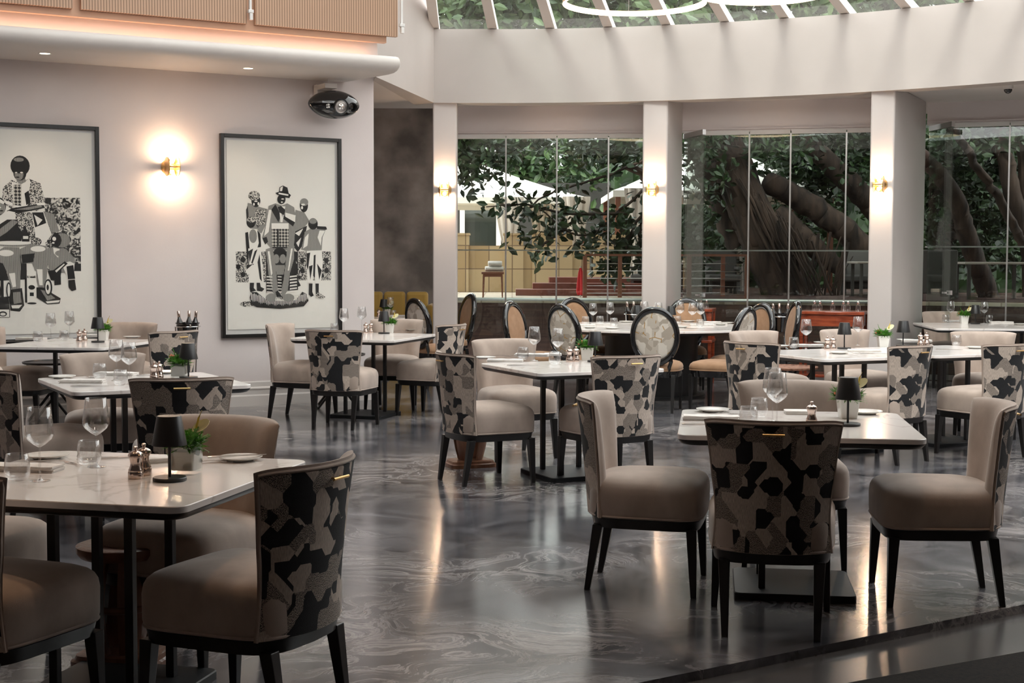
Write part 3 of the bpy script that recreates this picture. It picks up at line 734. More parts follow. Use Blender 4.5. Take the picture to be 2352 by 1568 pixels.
def mk_lamp():
    o = empty('table_lamp')
    mb = MB(); mb.lathe([(.054, 0), (.0555, .002), (.0555, .010), (.053, .0125), (.006, .013)], 40); mb.build('base', blackmetal, o, smooth=True, ang=40)
    mb = MB(); mb.lathe([(.0052, .012), (.0052, .135)], 14); mb.build('stem', blackmetal, o, smooth=True, ang=40)
    mb = MB(); mb.lathe([(.0575, .118), (.0405, .212), (.0385, .2145), (.002, .2145), (.002, .211), (.037, .211), (.0395, .209), (.0555, .119)], 40, cap0=False, cap1=False); mb.build('shade', blackmetal, o, smooth=True, ang=40)
    mb = MB(); mb.lathe([(.011, .134), (.02, .137), (.018, .150), (.003, .155)], 16); mb.build('bulb', lampglow, o, smooth=True)
    return o
def mk_planter(style):
    def f():
        rnd = random.Random(style*11+3)
        o = empty('flower_vase')
        mb = MB()
        if style in (0, 1):
            q0 = rrect(.045, .045, .045, -.045, 28, 12); q1 = q0
            k0, k1 = (.98, 1.0) if style == 0 else (.82, 1.05)
        else: q0 = rrect(.045, .045, .045, -.045, 28, 12); k0, k1 = .8, 1.08
        mb.rings([[(x*k, y*k, z) for x, y in q0] for z, k in ((0, k0), (.092, k1), (.092, k1-.06), (.012, k0-.06))], True, True)
        mb.build('pot', vaseglass if style == 0 else china, o, smooth=True, ang=40)
        if style == 0:
            mb = MB(); mb.rings([[(x*k, y*k, z) for x, y in q0] for z, k in ((.0125, .9), (.075, .91), (.08, .6))]); mb.build('filling', curt, o, smooth=True, ang=40)
        mb = MB()
        for i in range(300):   # fern like fronds of small blades
            a = rnd.uniform(0, 2*pi); r = rnd.uniform(.0, .05); ln = rnd.uniform(.03, .062); el = rnd.uniform(-.35, 1.3)
            p = Vector((r*cos(a), r*sin(a), .085+rnd.uniform(0, .025))); d = Vector((cos(a)*cos(el), sin(a)*cos(el), sin(el))); s_ = d.cross(Vector((0, 0, 1))).normalized()*rnd.uniform(.002, .0055)
            m1 = p+d*ln*.5+Vector((0, 0, .004)); e = p+d*ln
            mb.add([tuple(p), tuple(m1-s_), tuple(e), tuple(m1+s_)], [(0, 1, 2, 3)])
            for q in range(3):
                t = .3+.25*q; c = p+d*ln*t; s2 = s_.normalized()
                for sg in (-1, 1):
                    e2 = c+(s2*sg+d*.7)*.012; w2 = d*.0022
                    mb.add([tuple(c-w2), tuple(e2), tuple(c+w2+Vector((0, 0, .001)))], [(0, 1, 2)])
        mb.build('foliage', greenleaf, o)
        # anthurium bloom
        mb = MB(); n = 14; fx, fz = (.05, .16)
        cc = Vector((fx, -.01, fz)); ax = Vector((.85, .1, .5)).normalized(); bx = Vector((-.35, .35, .7)).normalized()
        ring = []
        for i in range(n):
            t = 2*pi*i/n; rr = .030*(1+.25*cos(t)); ring.append(tuple(cc+ax*(rr*cos(t)*1.15)+bx*(rr*.62*sin(t))))
        nrm = ax.cross(bx).normalized()
        mb.rings([[tuple(Vector(p)+nrm*.0) for p in ring], [tuple(Vector(p)-nrm*.002) for p in ring]], False, False)
        mb.add([tuple(cc-nrm*.006)]+ring, [(0, i+1, (i+1) % n+1) for i in range(n)]); mb.add([tuple(cc-nrm*.008)]+[tuple(Vector(p)-nrm*.002) for p in ring], [(0, i+1, (i+1) % n+1) for i in range(n)])
        mb.build('spathe', petal, o, smooth=True, ang=60)
        mb = MB(); mb.tube([tuple(cc-ax*.01), tuple(cc-ax*.002+Vector((.002, 0, .03))), tuple(cc+Vector((.012, 0, .055)))], [.0035, .0035, .002], 8); mb.build('spadix', spad, o, smooth=True)
        mb = MB(); mb.tube([(0, 0, .08), (.02, 0, .12), tuple(cc)], .002, 6)
        mb.tube([(-.01, .01, .09), (-.03, .01, .15), (-.045, .01, .19)], [.002, .003, .001], 6); mb.build('stem', greenleaf, o)
        mb = MB()
        for i in range(7):
            a = rnd.uniform(2, 4.2); r = rnd.uniform(.035, .06); z = rnd.uniform(.11, .14)
            mb.lathe([(.001, -.006), (.0055, -.003), (.006, .002), (.003, .008), (.0005, .010)], 8, c=(r*cos(a), r*sin(a), z))
        mb.build('berries', berry, o, smooth=True)
        return o
    return f
TZ = .7502
def item(kind, mk, px, py, rz, label, cat, grp, z=TZ, sc=None):
    x, y = at(px, py, z)
    return place(kind, mk, (x, y, z), R(rz), label, cat, grp, sc)
KW = {'w': ('wine', mk_wine, 'wine glass', 'glass', 'stemmed wine glasses'), 't': ('tumb', mk_tumbler, 'water tumbler', 'glass', 'water tumblers'),
 'p': ('plate', mk_plate, 'white side plate', 'plate', 'side plates'), 'k': ('knife', mk_knife, 'silver table knife', 'knife', 'table knives'),
 'f': ('fork', mk_fork, 'silver table fork', 'fork', 'table forks'), 'n': ('nap', mk_napkin, 'long folded white napkin', 'napkin', 'folded napkins'),
 's': ('naps', mk_napkin_sq, 'square folded white napkin', 'napkin', 'folded napkins'), 'm': ('mill', mk_mill, 'rose silver mill', 'mill', 'salt and pepper mills'),
 'l': ('lamp', mk_lamp, 'black cordless table lamp', 'lamp', 'black table lamps'),
 'a': ('vase0', mk_planter(0), 'glass vase of greenery', 'flower vase', 'table flowers'),
 'b': ('vase1', mk_planter(1), 'white pot of greenery', 'flower vase', 'table flowers')}
SET = {
 'near right table': [('p', 1637, 945, 0, 'at the back left corner'), ('n', 1632, 964, -6, 'at the left edge'), ('k', 1622, 975, -4, 'lying in front of the long napkin'), ('f', 1655, 952, 20, 'beside the left plate'),
  ('t', 1719, 979, 0, 'front one, left of the wine glasses'), ('t', 1743, 957, 0, 'rear one of the two'), ('w', 1784, 984, 0, 'front one of the pair'), ('w', 1774, 968, 0, 'rear one of the pair'),
  ('s', 1832, 950, -4, 'left of the mill'), ('m', 1864, 977, 0, 'standing alone'), ('l', 1947, 977, 0, 'in front of the flowers'), ('b', 1947, 960, 0, 'behind the lamp'), ('p', 1988, 950, 0, 'right of the lamp')],
 'near left table': [('p', 108, 1052, 0, 'at the far left corner'), ('n', 55, 1080, -8, 'behind the left tumbler'), ('f', 128, 1062, -20, 'under the left plate rim'), ('k', 245, 1052, 28, 'left one of the crossed pair'), ('k', 268, 1052, 24, 'right one of the crossed pair'),
  ('t', 40, 1103, 0, 'nearest the left picture edge'), ('t', 205, 1068, 0, 'behind the right wine glass'), ('w', 92, 1104, 0, 'left one of the pair'), ('w', 222, 1072, 0, 'right one of the pair'),
  ('m', 312, 1098, 0, 'front one of the pair'), ('m', 331, 1090, 0, 'rear one of the pair'), ('s', 355, 1060, 30, 'behind the mills'), ('f', 372, 1056, 40, 'behind the lamp'), ('l', 390, 1103, 0, 'with warm light on the marble'),
  ('a', 428, 1085, -10, 'right of the lamp'), ('f', 478, 1063, 20, 'left of the right plate'), ('p', 552, 1057, 0, 'at the right corner'), ('k', 545, 1048, 24, 'resting on the right plate')],
 'left middle table': [('p', 143, 868, 0, 'at its left corner'), ('f', 190, 866, -30, 'right of the left plate'), ('n', 190, 879, 0, 'at the front left'), ('k', 206, 887, 4, 'in front of the napkin'), ('t', 229, 868, 0, 'rear one'), ('t', 277, 884, 0, 'front one'),
  ('w', 297, 882, 0, 'right one of the pair'), ('w', 268, 874, 0, 'left one of the pair'), ('n', 268, 862, -10, 'behind the wine glasses'), ('m', 354, 872, 0, 'left one of the pair'), ('m', 366, 870, 0, 'right one of the pair'),
  ('l', 433, 869, 0, 'right of the flowers'), ('a', 412, 868, 0, 'left of the lamp'), ('p', 385, 857, 0, 'behind the mills'), ('k', 330, 862, 10, 'behind the mills')],
 'far left table': [('k', 42, 784, -4, 'at the left'), ('n', 72, 780, -6, 'at the left'), ('t', 87, 784, 0, 'left one'), ('t', 147, 782, 0, 'right one'), ('w', 117, 783, 0, 'left one of the pair'), ('w', 160, 777, 0, 'right one of the pair'), ('f', 118, 776, -20, 'behind the wine glasses'),
  ('m', 182, 785, 0, 'left one of the pair'), ('m', 194, 783, 0, 'right one of the pair'), ('l', 225, 786, 0, 'in front of the flowers'), ('b', 237, 781, 0, 'beside the lamp'), ('n', 212, 773, 4, 'behind the lamp'), ('p', 303, 776, 0, 'at the right')],
 'table below right print': [('t', 768, 763, 0, 'behind the patterned chair'), ('w', 790, 766, 0, 'left one of the pair'), ('w', 831, 760, 0, 'right one of the pair'), ('m', 840, 765, 0, 'left one of the pair'), ('m', 852, 764, 0, 'right one of the pair'),
  ('l', 882, 766, 0, 'left of the flowers'), ('b', 895, 764, 0, 'right of the lamp'), ('n', 870, 757, 0, 'behind the lamp'), ('p', 950, 759, 0, 'at the right corner'), ('f', 918, 761, 10, 'left of the right plate')],
 'centre table': [('p', 1114, 824, 0, 'at the left corner'), ('f', 1148, 818, -12, 'right of the left plate'), ('n', 1160, 831, -2, 'at the front left'), ('k', 1200, 839, 2, 'in front of the napkin'), ('t', 1201, 825, 0, 'rear one'), ('t', 1274, 836, 0, 'front one'),
  ('w', 1227, 828, 0, 'left one of the pair'), ('w', 1281, 834, 0, 'right one of the pair'), ('n', 1222, 818, -10, 'behind the left wine glass'), ('m', 1308, 831, 0, 'left one of the pair'), ('m', 1323, 830, 0, 'right one of the pair'),
  ('b', 1348, 827, 0, 'left of the lamp'), ('l', 1367, 831, 0, 'right of the flowers'), ('s', 1270, 816, 5, 'behind the right wine glass')],
 'long right table': [('p', 1792, 797, 0, 'at the left end'), ('t', 1823, 799, 0, 'at the left end'), ('n', 1855, 796, -4, 'behind the left wine glass'), ('w', 1851, 802, 0, 'left one'), ('w', 1970, 793, 0, 'right of the lamp'),
  ('m', 1900, 803, 0, 'left one of the pair'), ('m', 1913, 802, 0, 'right one of the pair'), ('l', 1939, 801, 0, 'right of the mills'), ('p', 1927, 812, 0, 'nearest the front edge'), ('f', 1945, 811, -10, 'on the front edge'), ('n', 1985, 808, -6, 'at the front'), ('k', 2008, 812, -8, 'beside the front napkin'), ('p', 1890, 789, 0, 'behind the mills')],
 'long right table near the edge': [('b', 2028, 796, 0, 'between the two lamps'), ('l', 2074, 795, 0, 'right of the flowers'), ('p', 2080, 783, 0, 'behind the lamp'), ('m', 2114, 793, 0, 'left one of the pair'), ('m', 2128, 792, 0, 'right one of the pair'),
  ('t', 2197, 793, 0, 'standing alone'), ('k', 2180, 803, -10, 'right of the patterned chair'), ('p', 2240, 800, 0, 'at the right'), ('n', 2105, 785, 0, 'behind the mills')],
 'far right table': [('t', 2172, 740, 0, 'left one'), ('t', 2272, 741, 0, 'right one'), ('w', 2183, 740, 0, 'left one'), ('w', 2260, 742, 0, 'right one'), ('b', 2214, 743, 0, 'left of the lamp'), ('l', 2240, 744, 0, 'right of the flowers'), ('n', 2195, 739, 0, 'behind the flowers'), ('n', 2300, 742, -6, 'at the right'), ('f', 2305, 746, -10, 'at the right'), ('p', 2345, 746, 0, 'at the picture edge')],
 'round table': [('w', 1362, 748, 0, 'leftmost'), ('w', 1401, 745, 0, 'second from left'), ('w', 1480, 742, 0, 'between the two lamps, left'), ('w', 1512, 745, 0, 'between the two lamps, right'), ('w', 1590, 747, 0, 'left one of the right pair'), ('w', 1609, 746, 0, 'right one of the right pair'), ('w', 1562, 743, 0, 'behind the right lamp'),
  ('t', 1345, 745, 0, 'leftmost'), ('t', 1378, 744, 0, 'between the two left wine glasses'), ('t', 1410, 749, 0, 'right of the left wine glasses'), ('t', 1556, 744, 0, 'below the right lamp'), ('t', 1608, 752, 0, 'at the front right'),
  ('n', 1340, 749, 0, 'at the left edge'), ('n', 1385, 747, 0, 'behind the left plate'), ('p', 1355, 753, 0, 'front left'), ('p', 1405, 755, 0, 'second along the front'), ('p', 1438, 740, 0, 'behind, left of the left lamp'), ('p', 1565, 752, 0, 'front, right of the oval chair'), ('p', 1582, 739, 0, 'behind the right lamp'), ('n', 1630, 742, 0, 'at the back right'), ('n', 1612, 748, 0, 'at the right'), ('p', 1655, 746, 0, 'at the right edge'), ('p', 1670, 743, 0, 'far right edge'),
  ('f', 1432, 755, 8, 'front left'), ('k', 1595, 755, -8, 'front right'), ('l', 1463, 746, 0, 'left of the two'), ('l', 1541, 748, 0, 'right of the two'), ('b', 1500, 741, 0, 'hidden behind the oval chair')],
 'alcove table': [('l', 882, 727, 0, 'in front of the booth'), ('w', 897, 728, 0, 'right of the lamp'), ('t', 903, 729, 0, 'front one'), ('m', 870, 729, 0, 'left of the lamp'), ('n', 915, 727, 0, 'at the right'), ('b', 889, 726, 0, 'behind the lamp')],
}
for tn, its in SET.items():
    for k, px, py, rz, where in its:
        key, mk, nm, cat, grp = KW[k]
        z = TZ+(.016 if where.startswith('resting') else 0)
        if k == 'f' and 'under' in where: where = 'by the left plate rim'
        item(key, mk, px, py, rz, nm+' on the '+tn+', '+where, cat, grp, z)
# ------------------------------------------------------------------ wall sconces
def mk_sconce():          # faces local -Y, wall at y=0
    o = empty('wall_sconce')
    My = Matrix.Rotation(pi/2, 4, 'Y')
    for x in (-.05, .05):
        mb = MB(); mb.lathe([(.001, -.007), (.06, -.006), (.092, -.004), (.092, .004), (.06, .006), (.001, .007)], 36, M=Matrix.Translation((x, -.11, 0)) @ My, cap0=False, cap1=False); mb.build('fin', brass, o, smooth=True, ang=40)
    mb = MB(); mb.lathe([(.062, 0), (.078, .004), (.078, .014), (.05, .05), (.03, .052)], 28, M=Matrix.Rotation(pi/2, 4, 'X')); mb.build('back_plate', brass, o, smooth=True, ang=40)
    mb = MB(); mb.lathe([(.016, -.05), (.016, .05)], 20, M=Matrix.Translation((0, -.11, 0)) @ My); mb.box((0, -.07, 0), (.018, .09, .018)); mb.build('body', brass, o, smooth=True, ang=40)
    for z in (-.05, .05):
        mb = MB(); mb.lathe([(.001, -.022), (.016, -.016), (.021, 0), (.016, .016), (.001, .022)], 16, c=(0, -.11, z)); mb.build('bulb', bulbm, o, smooth=True)
    return o
def sconce(x, y, z, face, lb):
    o = place('sconce', mk_sconce, (x, y, z), face, lb, 'wall lamp', 'brass wall sconces')
    fx, fy = sin(face), -cos(face)
    for dz in (-.10, .10):
        l = bpy.data.lights.new('sconce_glow', 'POINT'); l.energy = 7.0; l.color = (1, .70, .46); l.shadow_soft_size = .028
        lo = bpy.data.objects.new('sconce_glow', l); COL.objects.link(lo); lo.location = (x+fx*.11, y+fy*.11, z+dz*.92)
sx, sy = wp(-2.15, .001); sconce(sx, sy, 2.34, R(29.85), 'brass wall sconce between the two framed prints')
sconce(-.80, 16.937, 2.28, 0, 'brass wall sconce on the first column, left of the garden window')
def onseg(a, b, t): return (a[0]+(b[0]-a[0])*t, a[1]+(b[1]-a[1])*t)
q = onseg((1.518, 16.68), (1.80, 16.63), .40); sconce(q[0], q[1]-.003, 2.28, R(-10), 'brass wall sconce on the middle column')
q = onseg((3.913, 15.66), (4.15, 15.56), .45); sconce(q[0], q[1]-.003, 2.29, R(-22.9), 'brass wall sconce on the right hand column')
# ------------------------------------------------------------------ framed prints
def mk_print(name, s0, s1, z0, z1, lb, shapes, conv):
    w = s1-s0; h = z1-z0
    o = tag(empty(name, (*wp(s0, .0), z0), WRZ), lb, 'framed print')
    fw = .035
    mb = MB()
    mb.box((fw/2, -.028, h/2), (fw, .05, h)); mb.box((w-fw/2, -.028, h/2), (fw, .05, h)); mb.box((w/2, -.028, h-fw/2), (w-2*fw, .05, fw)); mb.box((w/2, -.028, fw/2), (w-2*fw, .05, fw))
    mb.build('frame', blackwood, o, bevel=.002)
    mb = MB(); mb.box((w/2, -.010, h/2), (w-2*fw, .012, h-2*fw)); mb.build('mount', whiteplastic, o)
    mb = MB(); mb.box((w/2, -.022, h/2+.01), (w-2*fw-.06, .003, h-2*fw-.07)); mb.build('paper', paper, o)
    mats = [ink, hatch, dots, flor, diam, paper]
    mb = MB(); y = -.0238
    xmin, xmax = fw+.03, w-fw-.03
    for k, P in shapes:
        y -= .00006; mb.cm = k
        Q = [conv(*p) for p in P]; Q = [(min(max(a, xmin), xmax), b) for a, b in Q]
        c = (sum(a for a, b in Q)/len(Q), sum(b for a, b in Q)/len(Q))
        if max(a for a, b in Q)-min(a for a, b in Q) < .001: continue
        mb.rings([[(a, y, b) for a, b in Q], [(a, y+.0001, b) for a, b in Q]], True, True)
    pr = mb.build('print_figures', mats, o)
    mb = MB(); mb.box((w/2, -.038, h/2), (w-2*fw, .002, h-2*fw)); mb.build('glazing', artglass, o)
def el(cx, cy, rx, ry, n=20, a0=0): return [(cx+rx*cos(2*pi*i/n+a0), cy+ry*sin(2*pi*i/n+a0)) for i in range(n)]
def rc(x0, y0, x1, y1): return [(x0, y0), (x1, y0), (x1, y1), (x0, y1)]
def st_(a, b, w):
    d = Vector((b[0]-a[0], b[1]-a[1])).normalized(); n = (-d.y*w/2, d.x*w/2)
    return [(a[0]+n[0], a[1]+n[1]), (b[0], b[1]), (a[0]-n[0], a[1]-n[1])]
K, G, D, F_, X, P_ = 0, 1, 2, 3, 4, 5
A2 = [(D, rc(118, 902, 330, 1125)), (D, rc(550, 902, 805, 1112))]
A2 += [(K, el(*c)) for c in ((168, 960, 18, 20), (135, 1013, 16, 19), (168, 1068, 18, 20), (205, 1013, 14, 18), (592, 968, 16, 20), (594, 1042, 16, 20), (770, 968, 17, 20), (771, 1040, 17, 20), (738, 1005, 14, 16), (738, 1078, 14, 16), (570, 1090, 12, 14))]
A2 += [(P_, [(230, 1190), (330, 1200), (310, 1300), (150, 1290), (148, 1268), (190, 1258)]), (D, el(195, 1283, 50, 20)),
 (G, [(205, 550), (240, 558), (290, 580), (345, 595), (335, 700), (300, 770), (250, 760), (205, 720), (192, 620)]), (K, [(192, 600), (205, 570), (212, 700), (196, 680)]), (D, [(262, 600), (335, 600), (325, 700), (270, 730), (245, 660)]),
 (K, el(262, 535, 32, 46)), (D, el(250, 498, 42, 34)), (P_, el(262, 538, 12, 5)), (P_, el(248, 560, 6, 10)), (P_, el(280, 556, 7, 12)), (K, el(264, 566, 9, 5)),
 (K, el(226, 690, 32, 40)), (D, el(228, 672, 30, 20)), (P_, [(185, 765), (215, 735), (270, 740), (292, 775), (288, 850), (270, 880), (205, 880)]), (K, [(185, 765), (205, 760), (215, 880), (200, 1000), (190, 860)]), (K, [(270, 745), (292, 775), (296, 860), (270, 960), (262, 900), (280, 840)]), (G, el(240, 790, 28, 50)),
 (P_, [(205, 880), (292, 870), (306, 1000), (312, 1128), (205, 1128), (212, 1000)]), (K, [(205, 900), (240, 880), (215, 980)]), (K, [(250, 900), (270, 885), (235, 990), (225, 985)]), (K, [(285, 920), (300, 1120), (285, 1100), (270, 980)]), (K, [(205, 1000), (245, 990), (210, 1060)]), (P_, [(185, 1040), (235, 995), (250, 1010), (200, 1075)]),
 (K, [(215, 1128), (245, 1128), (242, 1165), (258, 1185), (218, 1197), (213, 1170)]), (K, [(262, 1128), (286, 1128), (292, 1158), (318, 1172), (300, 1192), (265, 1186)]),
 (G, [(545, 600), (608, 618), (645, 680), (600, 740), (562, 800), (530, 740)]), (K, [(535, 760), (628, 715), (602, 850), (560, 905), (530, 870)]), (P_, [(540, 770), (600, 735), (570, 790)]), (P_, [(548, 840), (585, 800), (565, 870)]),
 (K, el(606, 568, 30, 50)), (G, el(608, 545, 30, 28)), (P_, el(600, 562, 14, 7)), (P_, el(592, 585, 8, 12)), (K, el(604, 578, 4, 8)),
 (K, [(530, 900), (560, 905), (560, 1110), (580, 1150), (545, 1165), (520, 1000)]), (P_, [(535, 950), (555, 990), (540, 985)]), (P_, [(540, 1040), (558, 1075), (545, 1070)]),
 (K, [(700, 718), (768, 722), (776, 742), (745, 750), (700, 742)]), (G, [(610, 760), (650, 738), (700, 738), (765, 745), (742, 800), (735, 895), (625, 900), (583, 888), (600, 820)]), (P_, [(720, 750), (760, 752), (735, 800), (728, 860), (705, 800)]), (P_, [(612, 800), (640, 770), (630, 860), (598, 880)]), (K, el(672, 702, 35, 42)), (G, el(672, 682, 28, 20)),
 (P_, [(625, 897), (737, 893), (742, 1000), (727, 1135), (685, 1135), (680, 1010), (668, 1130), (630, 1130), (620, 1000)]), (K, [(625, 915), (650, 910), (632, 1040), (622, 1000)]), (K, [(676, 930), (690, 925), (684, 1090), (670, 1080)]), (K, [(640, 1010), (668, 1000), (650, 1110)]), (K, [(700, 990), (735, 1040), (715, 1110)]),
 (K, [(640, 1135), (666, 1135), (663, 1195), (675, 1222), (655, 1232), (637, 1215)]), (K, [(688, 1135), (712, 1135), (711, 1200), (690, 1235)]), (D, [(690, 1205), (712, 1200), (760, 1232), (745, 1245), (690, 1240)]),
 (G, [(350, 572), (400, 553), (445, 570), (485, 553), (535, 582), (548, 660), (540, 760), (530, 880), (480, 895), (380, 895), (345, 850), (322, 830), (303, 800), (330, 700)]), (P_, [(352, 600), (372, 600), (350, 760), (318, 790)]), (K, [(400, 560), (440, 640), (420, 690), (370, 600)]), (P_, [(425, 575), (470, 575), (450, 690), (435, 690)]), (K, [(440, 590), (455, 590), (448, 660)]),
 (K, [(415, 580), (440, 572), (470, 600), (462, 640), (430, 620)]), (K, [(460, 640), (540, 690), (525, 720), (455, 665)]), (P_, [(470, 620), (545, 640), (540, 690), (470, 650)]), (K, [(305, 805), (335, 795), (345, 830), (325, 850)]),
 (K, el(443, 525, 30, 34)), (P_, el(452, 522, 10, 5)), (P_, el(446, 545, 7, 5)), (K, [(400, 478), (425, 470), (430, 437), (455, 425), (487, 440), (495, 480), (512, 494), (500, 515), (450, 507), (408, 488)]), (P_, [(424, 476), (494, 488), (492, 500), (422, 486)]), (P_, [(435, 440), (455, 430), (448, 465), (432, 465)]),
 (P_, rc(371, 697, 494, 738)), (X, rc(373, 738, 493, 876)), (K, rc(410, 738, 422, 865)), (K, rc(373, 868, 493, 878)),
 (K, [(330, 900), (540, 900), (560, 1180), (330, 1200)]), (K, el(430, 935, 52, 62)), (G, el(403, 955, 22, 34)), (G, el(450, 955, 22, 34)), (K, el(428, 900, 40, 26)), (G, [(395, 1000), (465, 1000), (455, 1070), (405, 1070)]),
 (G, [(330, 885), (375, 870), (395, 970), (402, 1060), (412, 1170), (440, 1235), (405, 1250), (375, 1190), (345, 1060)]), (G, [(483, 870), (535, 860), (530, 960), (500, 1060), (485, 1180), (445, 1245), (433, 1210), (455, 1100), (470, 980)]), (P_, [(342, 900), (356, 900), (375, 1060), (365, 1080)]), (P_, [(510, 880), (522, 880), (495, 1040), (485, 1040)])]
for i in range(7):
    yy = 1080+i*22
    A2 += [(P_, [(335, yy), (372, yy+3), (376, yy+10), (330, yy+8)]), (P_, [(500, yy), (550, yy-6), (552, yy+4), (498, yy+11)]), (P_, [(412, yy), (440, yy+3), (440, yy+9), (412, yy+8)])]
A2 += [(K, [(212, 1235), (225, 1195), (260, 1195), (330, 1250), (430, 1262), (540, 1255), (590, 1195), (622, 1210), (635, 1260), (600, 1300), (430, 1318), (260, 1305), (225, 1285)])]
for i in range(38):
    t = i/37; x = 222+400*t; ym = 1268-22*abs(2*t-1)**2*1.6; A2.append((P_, [(x, ym-32+8*sin(i*2.1)), (x+6, ym-28), (x+3, ym+24+9*sin(i*1.3)), (x-1, ym+18)]))
A2 += [(G, el(365, 1238, 40, 32)), (G, el(488, 1238, 42, 30)), (K, [(395, 1195), (410, 1185), (447, 1235), (440, 1252), (405, 1235)])]
for i in range(5): A2.append((P_, [(398+i*9, 1232), (402+i*9, 1232), (396+i*10, 1258), (392+i*10, 1256)]))
def c2(x, y):   # tracing coordinates of the print -> metres on the sheet
    top = 50+(x-15)*.045; bot = 1530-(x-15)*.022
    return ((x-15)/(880-15)*1.27, (bot-y)/(bot-top)*2.0)
mk_print('framed_print', -1.65, -.38, .685, 2.685, 'black framed print on the right, a standing group round a man in a hat', A2, c2)
